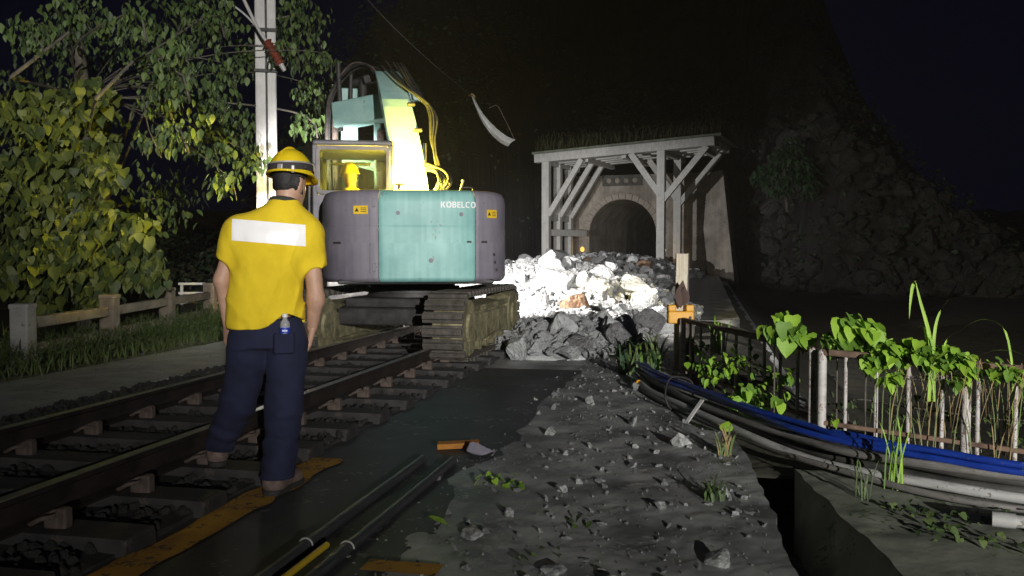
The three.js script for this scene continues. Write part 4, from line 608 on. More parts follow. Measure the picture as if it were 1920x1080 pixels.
  for (const [x, y, r] of [[-0.19, 1.6, 0.022], [0.45, 1.59, 0.022], [0.14, 1.12, 0.025]]) { const q = out(x, 0), o = up('lifting_plug', M(cyl(V(0, 0, -0.01), V(0, 0, 0.014), r, r * 0.85, 16), cyl(V(0, 0, 0.012), V(0, 0, 0.018), r * 0.45, r * 0.45, 6)), grey); const w = q.p.applyAxisAngle(V(0, 1, 0), TURN); o.position.set(w.x, y, w.z); o.rotation.y = TURN + q.ry; }
  const font = await new FontLoader().loadAsync('fonts/droid/droid_sans_bold.typeface.json');
  const white = flat([0.8, 0.8, 0.8], 0.5);
  { const g = [], word = 'KOBELCO'; let x = 0.24; for (const ch of word) { const a = new TextGeometry(ch, { font, size: 0.062, depth: 0.003, curveSegments: 5 }); a.computeBoundingBox(); const w = a.boundingBox.max.x - a.boundingBox.min.x, s = 1.0; a.translate(-a.boundingBox.min.x, 0, 0); a.scale(s, 1, 1); const q = out(x + w / 2, 0.0015); mv(a, -w / 2, 0, 0); mv(a, q.p.x, 1.655, q.p.z, 0, q.ry, 0); g.push(a); x += w * s + 0.007; } up('lettering', M(g), white); }
  for (const [x, y] of [[-0.56, 1.63], [0.775, 1.6]]) {
    const q = out(x, 0.003), w = q.p.applyAxisAngle(V(0, 1, 0), TURN), o = up('warning_sticker', box(0.15, 0.085, 0.003, 0, 0, 0, 0, 0, 0, 0.001), stickerM); o.position.set(w.x, y, w.z); o.rotation.y = TURN + q.ry;
    const tri = (s, cx) => boxuv(new THREE.ExtrudeGeometry(new THREE.Shape([new THREE.Vector2(cx - s, -s * 0.8), new THREE.Vector2(cx + s, -s * 0.8), new THREE.Vector2(cx, s)]), { depth: 0.001, bevelEnabled: false }).translate(0, 0, 0.0018));
    part('sticker_print', M(tri(0.022, -0.04), box(0.06, 0.006, 0.001, 0.03, 0.018, 0.0022, 0, 0, 0, 0), box(0.06, 0.006, 0.001, 0.03, 0.0, 0.0022, 0, 0, 0, 0), box(0.06, 0.006, 0.001, 0.03, -0.018, 0.0022, 0, 0, 0, 0)), hoseM, o);
  }
  for (const [n, x, y, w, h] of [['latch', -0.8, 1.3, 0.11, 0.022], ['latch', 0.69, 1.31, 0.07, 0.022], ['vent_slot', 0.8, 1.18, 0.03, 0.03], ['vent_slot', 0.81, 1.1, 0.03, 0.03], ['vent_slot', 0.83, 1.02, 0.03, 0.03], ['vent_slot', 0.53, 1.31, 0.05, 0.018], ['hinge', -0.43, 1.7, 0.03, 0.09], ['hinge', -0.43, 1.05, 0.03, 0.09]]) { const q = out(x, 0.002), w2 = q.p.applyAxisAngle(V(0, 1, 0), TURN), o = up(n, box(w, h, 0.016, 0, 0, 0, 0, 0, 0, 0.004), n === 'hinge' ? grey : darkMetal); o.position.set(w2.x, y, w2.z); o.rotation.y = TURN + q.ry; }
  { const q = out(-0.47, 0.001), w2 = q.p.applyAxisAngle(V(0, 1, 0), TURN), o = up('door_edge', box(0.012, 0.66, 0.012, 0, 0, 0, 0, 0, 0, 0.004), grey); o.position.set(w2.x, 1.32, w2.z); o.rotation.y = TURN + q.ry; }
  up('engine_hood', M(box(1.84, 0.86, 1.5, 0, 1.36, 0.45, 0, 0, 0, 0.05)), grey);
  up('side_body', M(box(0.75, 0.62, 1.3, 0.58, 1.24, -0.75, 0, 0, 0, 0.05), box(1.9, 0.1, 2.4, 0, 0.93, -0.3, 0, 0, 0, 0.02)), grey);
  up('hood_handle', M(tube([V(0.5, 1.84, 1.0), V(0.5, 1.9, 1.0), V(0.62, 1.9, 1.0), V(0.62, 1.84, 1.0)], 0.009, 16, 6)), darkMetal);
  up('mirror_stem', M(cyl(V(0.52, 1.82, 0.3), V(0.58, 2.02, 0.28), 0.014), boxuv(new THREE.SphereGeometry(0.02, 8, 6).translate(0.58, 2.03, 0.28))), frameP);
  // cab
  const cx0 = -1.1, cx1 = -0.25, cz0 = -1.25, cz1 = 0.35, y0 = 0.97, y1 = 2.42, ym = 1.86, cw = cx1 - cx0, cd = cz1 - cz0, mx = (cx0 + cx1) / 2, mz = (cz0 + cz1) / 2;
  const cab = up('cab', M(box(cw, ym - y0, 0.06, mx, (y0 + ym) / 2, cz1, 0, 0, 0, 0.02), box(0.05, ym - y0 - 0.2, cd, cx0, (y0 + ym) / 2 - 0.1, mz, 0, 0, 0, 0.02), box(0.05, ym - y0, cd, cx1, (y0 + ym) / 2, mz, 0, 0, 0, 0.02), box(cw, 0.06, cd, mx, y0, mz), box(cw, 0.35, 0.05, mx, y0 + 0.17, cz0)), grey);
  part('roof', box(cw + 0.06, 0.07, cd + 0.06, mx, y1 + 0.02, mz, 0, 0, 0, 0.03), frameP, cab);
  for (const [x, z] of [[cx0, cz0], [cx1, cz0], [cx0, cz1], [cx1, cz1], [cx0, mz]]) part('pillar', box(0.06, y1 - y0, 0.06, x, (y0 + y1) / 2, z, 0, 0, 0, 0.015), frameP, cab);
  { // rear window: rounded frame and pane
    const rr = (w, h, r) => { const s = new THREE.Shape(), a = -w / 2, b = -h / 2; s.moveTo(a + r, b); s.lineTo(-a - r, b); s.absarc(-a - r, b + r, r, -Math.PI / 2, 0); s.lineTo(-a, -b - r); s.absarc(-a - r, -b - r, r, 0, Math.PI / 2); s.lineTo(a + r, -b); s.absarc(a + r, -b - r, r, Math.PI / 2, Math.PI); s.lineTo(a, b + r); s.absarc(a + r, b + r, r, Math.PI, Math.PI * 1.5); return s; };
    const s = rr(cw - 0.03, 0.535, 0.05); s.holes.push(rr(cw - 0.1, 0.465, 0.04));
    part('window_frame', boxuv(new THREE.ExtrudeGeometry(s, { depth: 0.03, bevelEnabled: true, bevelSize: 0.005, bevelThickness: 0.005 }).translate(mx, 2.13, cz1 + 0.02)), frameP, cab);
    part('rear_pane', box(cw - 0.1, 0.46, 0.005, mx, 2.13, cz1 + 0.03, 0, 0, 0, 0), dustyGlass, cab);
    part('side_pane', box(0.005, 0.48, 0.68, cx0, 2.12, cz1 - 0.4, 0, 0, 0, 0), glass, cab); part('side_pane', box(0.005, 0.48, cd - 0.1, cx1, 2.12, mz, 0, 0, 0, 0), glass, cab); part('front_pane', box(cw - 0.1, 1.05, 0.005, mx, 1.86, cz0, 0, 0, 0, 0), glass, cab);
    part('grab_rail', M(cyl(V(cx0 + 0.1, 2.32, cz0 + 0.35), V(cx1 - 0.25, 2.32, cz0 + 0.35), 0.02)), chrome, cab);
    part('hand_rail', M(tube([V(cx0 - 0.03, 1.1, cz1 + 0.05), V(cx0 - 0.06, 1.5, cz1 + 0.08), V(cx0 - 0.05, 2.1, cz1 + 0.08), V(cx0, 2.2, cz1 + 0.04)], 0.013, 20, 7)), frameP, cab);
    part('seat', M(box(0.46, 0.12, 0.45, mx - 0.05, 1.35, -0.25, 0, 0, 0, 0.05), box(0.46, 0.5, 0.12, mx - 0.05, 1.66, 0.0, -0.12, 0, 0, 0.05)), blackRubber, cab);
  }
  // boom, stick and hoses
  const bx = -0.04, prof2 = [[-0.1, 1.1], [0.02, 1.35], [-0.25, 2.2], [-0.75, 3.1], [-1.5, 3.6], [-1.75, 3.5], [-1.65, 3.25], [-1.05, 2.78], [-0.65, 2.1], [-0.5, 1.3], [-0.4, 1.1]];
  const bs = new THREE.Shape(); bs.moveTo(-prof2[0][0], prof2[0][1]); bs.splineThru(prof2.slice(1).map(([z, y]) => new THREE.Vector2(-z, y)));
  const boom = up('boom', M(boxuv(new THREE.ExtrudeGeometry(bs, { depth: 0.42, bevelEnabled: true, bevelSize: 0.012, bevelThickness: 0.012, bevelSegments: 2, curveSegments: 6 }).rotateY(Math.PI / 2).translate(bx - 0.21, 0, 0))), boomM);
  { const p = boom.geometry.attributes.position; for (let i = 0; i < p.count; i++) { const k = Math.max(0, (p.getY(i) - 1.1) / 2.5), x = p.getX(i); p.setX(i, bx + (x - bx) * (1.12 - 0.38 * k) - 0.3 * k * k + 0.06); } boom.geometry.computeVertexNormals(); }
  for (const [y, z] of [[2.25, -0.2], [2.7, -0.45], [3.05, -0.68]]) part('hose_clamp', box(0.1, 0.035, 0.05, 0.2 - (y - 2.2) * 0.22, y, z + 0.03, -0.5, 0, 0, 0.01), darkMetal, boom);
  part('weld_plate', M(box(0.02, 0.5, 0.02, bx + 0.02, 2.25, -0.3, -0.3), box(0.39, 0.12, 0.12, bx, 3.3, -1.55)), boomM, boom);
  part('boom_cylinder', M(cyl(V(-0.27, 1.25, -1.3), V(-0.27, 2.0, -1.05), 0.06), cyl(V(0.2, 1.25, -1.3), V(0.2, 2.0, -1.05), 0.06)), boomM, boom);
  part('cylinder_rod', M(cyl(V(-0.27, 2.0, -1.05), V(-0.27, 2.6, -0.85), 0.035), cyl(V(0.2, 2.0, -1.05), V(0.2, 2.6, -0.85), 0.035)), chrome, boom);
  const stick = up('stick', M(beam(V(-0.82, 3.55, -2.45), V(-0.82, 0.7, -3.0), 0.24, 0.3, 0.02, V(0, 0, 1)), beam(V(-0.98, 3.12, -2.3), V(-0.1, 3.22, -1.75), 0.3, 0.36, 0.03), beam(V(-0.42, 3.1, -2.05), V(-0.42, 1.9, -2.2), 0.1, 0.12, 0.02, V(0, 0, 1)), beam(V(-0.82, 2.55, -2.62), V(-0.42, 2.4, -2.15), 0.1, 0.14, 0.02)), stickM);
  part('linkage', M(cyl(V(-0.93, 2.9, -2.2), V(-0.96, 3.85, -2.2), 0.035), cyl(V(-0.8, 3.2, -2.2), V(-0.78, 3.8, -2.2), 0.03), cyl(V(-0.62, 3.3, -2.2), V(-0.62, 3.62, -2.1), 0.055), box(0.26, 0.12, 0.14, -0.5, 3.62, -2.05, 0, 0.3, 0.3, 0.02), cyl(V(-0.75, 3.58, -2.2), V(-0.35, 3.66, -2.0), 0.05), cyl(V(-0.44, 2.42, -2.0), V(-0.36, 2.42, -2.0), 0.1, 0.1, 18)), darkMetal, stick);
  part('stick_cylinder', M(cyl(V(-1.02, 3.1, -2.35), V(-1.02, 1.6, -2.55), 0.045), cyl(V(-0.37, 2.9, -2.0), V(-0.37, 1.7, -2.1), 0.06)), rustM, stick);
  part('bucket', (() => { const s = new THREE.Shape(); s.moveTo(0, 0); s.bezierCurveTo(0.1, -0.5, 0.5, -0.55, 0.75, -0.2); s.lineTo(0.72, -0.16); s.bezierCurveTo(0.5, -0.45, 0.15, -0.4, 0.06, 0.02); const g = new THREE.ExtrudeGeometry(s, { depth: 0.7, bevelEnabled: false }); const cap2 = new THREE.Shape(); cap2.moveTo(0, 0); cap2.bezierCurveTo(0.1, -0.5, 0.5, -0.55, 0.75, -0.2); cap2.closePath(); const e = new THREE.ExtrudeGeometry(cap2, { depth: 0.03, bevelEnabled: false }), e2 = e.clone().translate(0, 0, 0.67); const m = M(g, e, e2); m.rotateY(Math.PI / 2); m.translate(-1.17, 0.85, -2.7); return boxuv(m); })(), darkMetal, stick);
  for (let k = 0; k < 4; k++) part('bucket_tooth', beam(V(-1.08 + k * 0.19, 0.66, -3.44), V(-1.08 + k * 0.19, 0.7, -3.58), 0.06, 0.05), darkMetal, stick);
  const r = rng(31);
  for (let k = 0; k < 7; k++) { const o = 0.02 * k, j = () => (r() - 0.5) * 0.06; part('hose', tube([V(0.16 + o, 1.84, 0.05 - o), V(0.3 + o + j(), 2.0, 0.12), V(0.3 + j(), 2.25, -0.05), V(0.24 + o * 0.4, 2.55, -0.3 + j()), V(0.23 + o * 0.6, 2.95 + j(), -0.55), V(0.12 - k * 0.04, 3.25 + o * 0.8 + j(), -0.85), V(-0.05 - k * 0.05, 3.68 + j() * 2, -1.4)], 0.0135, 40, 7), hoseM, boom); }
  for (let k = 0; k < 5; k++) { const j = () => (r() - 0.5) * 0.08; part('hose', tube([V(0.14 + k * 0.02, 1.82, 0.2), V(0.3 + k * 0.035, 1.98 + j(), 0.24), V(0.28 + k * 0.03, 2.12 + j(), 0.1), V(0.18, 2.18 + k * 0.02, -0.1)], 0.015, 24, 7), hoseM, boom); }
  for (let k = 0; k < 4; k++) { const j = () => (r() - 0.5) * 0.12; part('hose', tube([V(-0.25 - k * 0.05, 3.5, -1.5), V(-0.45 - k * 0.04, 3.72 + j(), -1.8), V(-0.75 - k * 0.03, 3.74 + j(), -2.1), V(-1.05 - k * 0.02, 3.35, -2.3), V(-1.1 - k * 0.015, 2.5, -2.4), V(-1.05 - k * 0.01, 1.8, -2.5)], 0.015, 36, 7), k === 2 ? rustM : hoseM, stick); }
  // work lamp at the front of the body, shining on the rubble
  for (const [p, d, I, c] of [[V(0.62, 1.62, -1.44), V(0.95, -0.22, -0.55), 140, [1, 0.95, 0.91]], [V(0.3, 1.5, -1.46), V(-0.1, -0.6, -0.8), 70, [1, 0.84, 0.72]]]) {
    d.normalize(); const wl = up('work_lamp', M(beam(p.clone().addScaledVector(d, -0.06), p.clone().addScaledVector(d, 0.03), 0.18, 0.13, 0.02), box(0.05, 0.1, 0.05, p.x, p.y - 0.08, p.z + 0.04)), darkMetal), col = new THREE.Color().setRGB(...c);
    part('lamp_lens', beam(p.clone().addScaledVector(d, 0.032), p.clone().addScaledVector(d, 0.038), 0.15, 0.1, 0.002), new THREE.MeshStandardMaterial({ color: 0x222222, emissive: col, emissiveIntensity: 6 }), wl);
    const sp = new THREE.SpotLight(col, I, 0, 0.95, 1, 2); sp.position.copy(p.clone().addScaledVector(d, 0.08)); sp.target.position.copy(p.clone().addScaledVector(d, 4)); sp.castShadow = true; sp.shadow.radius = 2; wl.add(sp, sp.target); }
  // amber beacon on the hood
  const bp = V(-0.16, 2.08, 0.32), bc = up('beacon_base', M(cyl(V(bp.x, 1.78, bp.z), V(bp.x, 1.98, bp.z), 0.022), cyl(V(bp.x, 1.97, bp.z), V(bp.x, 1.99, bp.z), 0.07, 0.065, 20)), darkMetal);
  part('beacon_lamp', boxuv(new THREE.CylinderGeometry(0.075, 0.088, 0.19, 24).translate(bp.x, bp.y + 0.01, bp.z)), new THREE.MeshStandardMaterial({ color: 0x664400, emissive: new THREE.Color().setRGB(1, 0.72, 0.12), emissiveIntensity: 20 }), bc);
  const pl = new THREE.PointLight(new THREE.Color().setRGB(1, 0.76, 0.07), 95); pl.position.copy(bp); pl.castShadow = true; pl.shadow.radius = 2.5; bc.add(pl);
}

// ---------- people ----------
const skinM = pm([0.42, 0.25, 0.17], [0.52, 0.32, 0.23], { scale: 0.2, bump: 0.0006, rough: 0.55, kind: 'fine' });
const shirtM = pm([0.68, 0.49, 0.012], [0.80, 0.60, 0.02], { scale: 0.5, bump: 0.0012, rough: 0.9, kind: 'fine' });
const trouserM = pm([0.007, 0.010, 0.030], [0.014, 0.018, 0.055], { scale: 0.5, bump: 0.0012, rough: 0.9, kind: 'fine' });
const hairM = flat([0.012, 0.011, 0.012], 0.7), helmetM = pm([0.66, 0.48, 0.012], [0.76, 0.56, 0.018], { scale: 0.3, bump: 0.0005, rough: 0.3, phys: { clearcoat: 0.4, clearcoatRoughness: 0.2 } });
const bootM = pm([0.09, 0.06, 0.05], [0.2, 0.145, 0.125], { scale: 0.2, bump: 0.002, rough: 0.8 });
function hand(wrist, dir, palmN, side, curl) { // palm and five fingers as distance-field bones; dir: wrist to fingers, palmN: out of the palm
  const d = dir.clone().normalize(), n = palmN.clone().normalize(), s = V().crossVectors(d, n).multiplyScalar(side).normalize(), B = [], at = (a, b, c) => wrist.clone().addScaledVector(d, a).addScaledVector(s, b).addScaledVector(n, c);
  const A = v => [v.x, v.y, v.z];
  for (const b of [-0.028, -0.009, 0.01, 0.028]) B.push([A(at(0.0, b * 0.6, 0)), A(at(0.085, b, 0)), 0.019, 0.014]);
  [[-0.031, 0.062], [-0.011, 0.075], [0.01, 0.083], [0.03, 0.072]].forEach(([b, L]) => { let p = at(0.085, b, 0), a = curl * 0.6, q; for (const [f, r0, r1] of [[0.45, 0.0105, 0.0095], [0.32, 0.0095, 0.0088], [0.23, 0.0088, 0.0078]]) { q = p.clone().addScaledVector(d, Math.cos(a) * L * f).addScaledVector(n, Math.sin(a) * L * f); B.push([A(p), A(q), r0, r1]); p = q; a += curl; } });
  let p = at(0.02, 0.03, 0.004); for (const [x, y, z, r0, r1] of [[0.055, 0.056, 0.018, 0.015, 0.0125], [0.085, 0.06, 0.032, 0.0118, 0.0105], [0.108, 0.056, 0.042, 0.0105, 0.009]]) { const q = at(x, y, z); B.push([A(p), A(q), r0, r1]); p = q; }
  return B;
}
const field = (bones, k) => p => { let d = 9; for (const [a, b, r1, r2] of bones) d = smin(d, cap(p, a, b, r1, r2), k); return d; };
const boundsOf = (bones, m = 0.03) => { const lo = [9, 9, 9], hi = [-9, -9, -9]; for (const [a, b, r1, r2] of bones) for (const [p, r] of [[a, r1], [b, r2]]) for (let k = 0; k < 3; k++) { lo[k] = Math.min(lo[k], p[k] - r - m); hi[k] = Math.max(hi[k], p[k] + r + m); } return [lo, hi]; };
function headField(c, yaw, nod) { // face looks along -z, turned by yaw
  const q = new THREE.Quaternion().setFromEuler(new THREE.Euler(nod, yaw, 0, 'YXZ')).invert(), v = V();
  const ell = (x, y, z, a, b, d) => { const k = Math.hypot(x / a, y / b, z / d); return (k - 1) * Math.min(a, b, d); };
  return p => { v.set(p[0] - c[0], p[1] - c[1], p[2] - c[2]).applyQuaternion(q); const { x, y, z } = v, ax = Math.abs(x);
    let d = ell(x, y - 0.02, z - 0.005, 0.076, 0.105, 0.096); d = smin(d, ell(x, y + 0.05, z + 0.035, 0.056, 0.07, 0.062), 0.04);
    d = smin(d, cap([x, y, z], [0, 0.01, -0.088], [0, -0.028, -0.112], 0.009, 0.014), 0.02); d = smin(d, ell(x, y + 0.06, z + 0.092, 0.024, 0.007, 0.012), 0.012); d = smin(d, ell(x, y + 0.1, z + 0.07, 0.028, 0.022, 0.025), 0.03);
    d = Math.max(d, -ell(ax - 0.032, y - 0.012, z + 0.105, 0.017, 0.011, 0.016)); d = smin(d, ell(ax - 0.032, y - 0.012, z + 0.083, 0.0125, 0.0125, 0.0125), 0.004);
    d = smin(d, ell(ax - 0.079, y + 0.005, z - 0.012, 0.009, 0.031, 0.018), 0.012); return d; };
}
function helmet(parent, c, yaw, nod, lamp) {
  const P = []; for (let k = 0; k <= 14; k++) { const a = k / 14 * Math.PI / 2; P.push(new THREE.Vector2(0.112 * Math.cos(a * 0.985) + 0.001, 0.128 * Math.sin(a))); }
  const h = new THREE.LatheGeometry([new THREE.Vector2(0.108, -0.012), new THREE.Vector2(0.126, -0.016), new THREE.Vector2(0.128, -0.006), new THREE.Vector2(0.113, 0.0), ...P], 40); h.scale(0.98, 1, 1.14); const pos = h.attributes.position;
  for (let i = 0; i < pos.count; i++) { const y = pos.getY(i), z = pos.getZ(i); if (y < 0.001 && z < -0.1) { pos.setZ(i, z * 1.28); pos.setY(i, y - 0.012); } }
  h.computeVertexNormals(); const o = part('helmet', boxuv(h), helmetM, parent); o.position.set(...c); o.rotation.set(nod, yaw, 0.05, 'YXZ');
  part('helmet_ridge', tube([V(0, 0.085, 0.098), V(0, 0.128, 0.03), V(0, 0.129, -0.03), V(0, 0.085, -0.098)], 0.008, 20, 6), helmetM, o);
  if (!lamp) return o;
  const strap = flat([0.03, 0.028, 0.028], 0.8), silver = flat([0.5, 0.48, 0.47], 0.35, 0.5);
  const ring = (y, w, r, m, n, tilt) => { const g = new THREE.CylinderGeometry(r, r * 1.02, w, 48, 1, true); g.scale(0.99, 1, 1.14); g.rotateX(tilt); g.translate(0, y, 0); const e = part(n, boxuv(g), m, o); return e; };
  ring(0.026, 0.034, 0.1165, strap, 'lamp_strap', 0.1); ring(0.045, 0.012, 0.114, silver, 'strap_edge', 0.1);
  part('strap_buckle', M(box(0.032, 0.026, 0.012, 0.03, 0.01, 0.128, 0, 0.2), box(0.02, 0.04, 0.012, 0.085, 0.0, 0.09, 0, 0.8)), silver, o);
  part('strap_hook', M(box(0.03, 0.024, 0.02, -0.116, 0.02, 0.03), box(0.03, 0.024, 0.02, 0.116, 0.02, 0.03)), strap, o);
  part('head_lamp', M(cyl(V(0, 0.04, -0.115), V(0, 0.04, -0.165), 0.03, 0.033, 20)), strap, o);
  return o;
}
{
  const t = thing('person', 'person in yellow shirt, helmet and navy trousers standing with back turned', 'person', [-2.2, 0, -4.27], 0.4); t.scale.set(0.94, 1, 1);
  const HC = [0.128, 1.6, -0.035], HY = -0.62, HN = -0.18;
  const head = headField(HC, HY, HN);
  const A = v => [v.x, v.y, v.z];
  const Lsh = [-0.15, 1.355, 0], Lel = [-0.235, 1.1, -0.01], Lwr = [-0.212, 0.865, -0.06], Rsh = [0.23, 1.325, 0], Rel = [0.262, 1.0, 0.03], Rwr = [0.238, 0.85, -0.02];
  const bones = [[[0.095, 1.44, 0], [0.12, 1.56, -0.015], 0.06, 0.056], [Lsh, Lel, 0.05, 0.042], [Lel, Lwr, 0.041, 0.028], [Rsh, Rel, 0.05, 0.045], [Rel, Rwr, 0.045, 0.031], [[0.03, 1.32, 0], [0.0, 0.95, 0], 0.11, 0.1], [[-0.1, 1.36, 0], [0.17, 1.33, 0], 0.06, 0.06],
    [[-0.09, 0.86, 0], [0.1, 0.85, 0], 0.08, 0.08], [[-0.1, 0.82, 0], [-0.165, 0.49, -0.1], 0.075, 0.05], [[-0.165, 0.49, -0.1], [-0.31, 0.15, -0.25], 0.05, 0.035], [[0.1, 0.8, 0], [0.085, 0.44, 0.02], 0.075, 0.05], [[0.085, 0.44, 0.02], [0.05, 0.08, 0.12], 0.05, 0.035]];
  const bf = field(bones, 0.03), [lo, hi] = boundsOf(bones); hi[1] = 1.76;
  const body = nets((x, y, z) => { const p = [x, y, z]; return y > 1.44 ? smin(bf(p), head(p), 0.03) : bf(p); }, lo, hi, 0.011);
  const LH = hand(V(...Lwr), V(0.05, -1, -0.12), V(0.6, 0, -0.5), -1, 0.45), RH = hand(V(...Rwr), V(-0.3, -1, -0.25), V(-0.8, 0.2, 0.3), 1, 0.3), hands = [LH, RH].map(b => nets((x, y, z) => field(b, 0.008)([x, y, z]), ...boundsOf(b, 0.012), 0.0035));
  const B = part('body', M(body, hands), skinM, t);
  // hair at the back of the head
  const q = new THREE.Quaternion().setFromEuler(new THREE.Euler(HN, HY, 0, 'YXZ')).invert(), v = V();
  part('hair', nets((x, y, z) => { v.set(x - HC[0], y - HC[1], z - HC[2]).applyQuaternion(q); return Math.max(head([x, y, z]) - 0.007 - 0.002 * noise(x * 90, y * 90, z * 90), -(v.z + 0.02 + Math.max(0, -v.y) * 0.35), -(v.y + 0.058), Math.abs(v.x) > 0.07 && v.y < 0.02 && v.z < 0.03 ? 0.01 : -1); }, [HC[0] - 0.13, HC[1] - 0.12, HC[2] - 0.15], [HC[0] + 0.13, HC[1] + 0.16, HC[2] + 0.15], 0.006), hairM, t);
  helmet(t, [HC[0] + 0.004, HC[1] + 0.045, HC[2] + 0.006], HY, HN + 0.05, true);
  // shirt
  const tor = [[1.52, 0.1, 0.064, 0.064, -0.005], [1.485, 0.092, 0.09, 0.075, 0], [1.445, 0.07, 0.145, 0.09, 0], [1.40, 0.05, 0.19, 0.105, 0.005], [1.34, 0.038, 0.213, 0.122, 0.012], [1.22, 0.016, 0.21, 0.135, 0.015], [1.08, 0, 0.2, 0.128, 0.01], [0.97, -0.003, 0.2, 0.128, 0.005], [0.84, -0.002, 0.208, 0.14, 0.005]];
  const shirt = (x, y, z) => {
    let k = 1; while (k < tor.length - 1 && y < tor[k][0]) k++; const a = tor[k - 1], b = tor[k], u = Math.min(1, Math.max(0, (a[0] - y) / (a[0] - b[0]))), L = i => a[i] + (b[i] - a[i]) * u;
    const X = (x - L(1)) / L(2), Z = (z - L(4)) / L(3); let d = (Math.pow(Math.pow(Math.abs(X), 2.4) + Math.pow(Math.abs(Z), 2.4), 1 / 2.4) - 1) * Math.min(L(2), L(3));
    const p = [x, y, z]; let sl = smin(cap(p, Lsh, [-0.212, 1.2, -0.005], 0.064, 0.062), cap(p, Rsh, [0.262, 1.165, 0.01], 0.07, 0.068), 0.001);
    sl = Math.max(sl, (x < 0 ? 1.2 - y - (x + 0.21) * 0.35 : 1.16 - y + (x - 0.26) * 0.12));
    d = smin(d, sl, 0.075);
    const w = 0.010 * fbm(x * 9 + y * 4, y * 5 - x * 3, z * 6, 3) + 0.017 * Math.pow(Math.abs(noise(x * 4.2 + y * 3.5, y * 7.5 - x * 4.5 + 2 * noise(x * 3, y * 3, 8), 3.3)), 0.55) * Math.min(1, Math.max(0, (1.34 - y) / 0.12)) - 0.006 + (y < 1.1 ? 0.009 * (1.1 - y) / 0.25 * Math.sin((x * 1.1 + y * 0.9) * 42 + 3 * noise(x * 6, y * 6, 2)) * Math.max(0, noise(x * 5 + 3, y * 4, 1) + 0.25) : 0);
    d += w; const hem = 0.86 + Math.max(0, x + 0.02) * 0.12 + 0.05 * Math.exp(-(((x - 0.11) / 0.075) ** 2)) * (z > 0 ? 1 : 0) + 0.006 * noise(x * 14, z * 9, 5);
    d = Math.max(d, hem - y, y - 1.505 + 0.1 * (-z)); const inner = d + 0.012; return y < hem + 0.02 || y > 1.49 ? Math.max(d, -inner) : d;
  };
  part('shirt', nets(shirt, [-0.32, 0.83, -0.22], [0.37, 1.54, 0.24], 0.0075), shirtM, t);
  part('collar', (() => { const g = new THREE.TorusGeometry(0.068, 0.0095, 8, 40); g.rotateX(Math.PI / 2); g.scale(1.08, 1.6, 1.0); g.rotateX(-0.22); g.rotateZ(-0.12); g.translate(0.098, 1.497, 0.0); return boxuv(g); })(), flat([0.035, 0.035, 0.03], 0.9), t);
  { // reflective band hugging the back
    const P = [], I = [], n = 34, m = 6; for (let k = 0; k <= n; k++) for (let j = 0; j <= m; j++) { const u = k / n, x = -0.168 + u * 0.382, y = 1.355 - u * 0.03 - 0.012 * Math.sin(u * 3.1) * 0 + (j / m - 0.5) * 0.108; let z0 = 0.3; for (let s = 0; s < 60; s++) { const d = shirt(x, y, z0); if (d < 0.0035) break; z0 -= Math.max(0.0008, d * 0.6); } P.push(x, y, z0); }
    for (let k = 0; k < n; k++) for (let j = 0; j < m; j++) { const a = k * (m + 1) + j; I.push(a, a + m + 1, a + 1, a + 1, a + m + 1, a + m + 2); }
    const g = new THREE.BufferGeometry(); g.setAttribute('position', new THREE.Float32BufferAttribute(P, 3)); g.setIndex(I); g.computeVertexNormals(); part('reflective_band', boxuv(g), new THREE.MeshStandardMaterial({ color: new THREE.Color().setRGB(0.94, 0.94, 0.94), metalness: 0, roughness: 0.35, side: THREE.DoubleSide }), t);
  }
  // trousers
  const leg = [[[-0.095, 0.84, 0], [-0.1, 0.72, -0.01], 0.112, 0.108], [[-0.1, 0.72, -0.01], [-0.165, 0.47, -0.1], 0.108, 0.096], [[-0.165, 0.47, -0.1], [-0.3, 0.2, -0.235], 0.096, 0.078], [[0.1, 0.84, 0], [0.1, 0.7, 0], 0.114, 0.11], [[0.1, 0.7, 0], [0.088, 0.44, 0.02], 0.11, 0.098], [[0.088, 0.44, 0.02], [0.052, 0.1, 0.105], 0.098, 0.088]];
  const legsL = leg.slice(0, 3), legsR = leg.slice(3), fl = field(legsL, 0.03), fr = field(legsR, 0.03);
  part('trousers', nets((x, y, z) => { const p = [x, y, z]; let d = smin(fl(p), fr(p), 0.02); d = smin(d, Math.max(((Math.hypot(x / 0.2, (z - 0.012) / 0.132) - 1) * 0.132), y - 0.93, 0.76 - y), 0.03);
    d += Math.max(0, y - 0.8) * 0.26; const s = y < 0.6 ? 1 : 0.45; d += s * (0.012 * Math.pow(Math.abs(noise(x * 5 + y * 3, y * 13 + 2 * noise(x * 4, y * 4, z * 4), z * 5)), 0.6) + 0.006 * Math.sin(y * 62 + x * 25 + 4 * noise(x * 5, y * 4, z * 5)) * Math.max(0, noise(x * 7, y * 9, z * 7) + 0.35) - 0.006 + 0.006 * fbm(x * 8, y * 6, z * 8, 3));
    return Math.max(d, y - 0.93, x < -0.12 ? 0.185 - y + (x + 0.3) * -0.1 : 0.105 - y); }, [-0.42, 0.05, -0.37], [0.26, 0.95, 0.24], 0.0085), trouserM, t);
  part('back_pocket', M(box(0.1, 0.1, 0.012, 0.1, 0.79, 0.183, 0.1, 0.1, 0, 0.005), box(0.012, 0.1, 0.07, 0.052, 0.79, 0.15), box(0.012, 0.1, 0.07, 0.148, 0.79, 0.142)), trouserM, t);
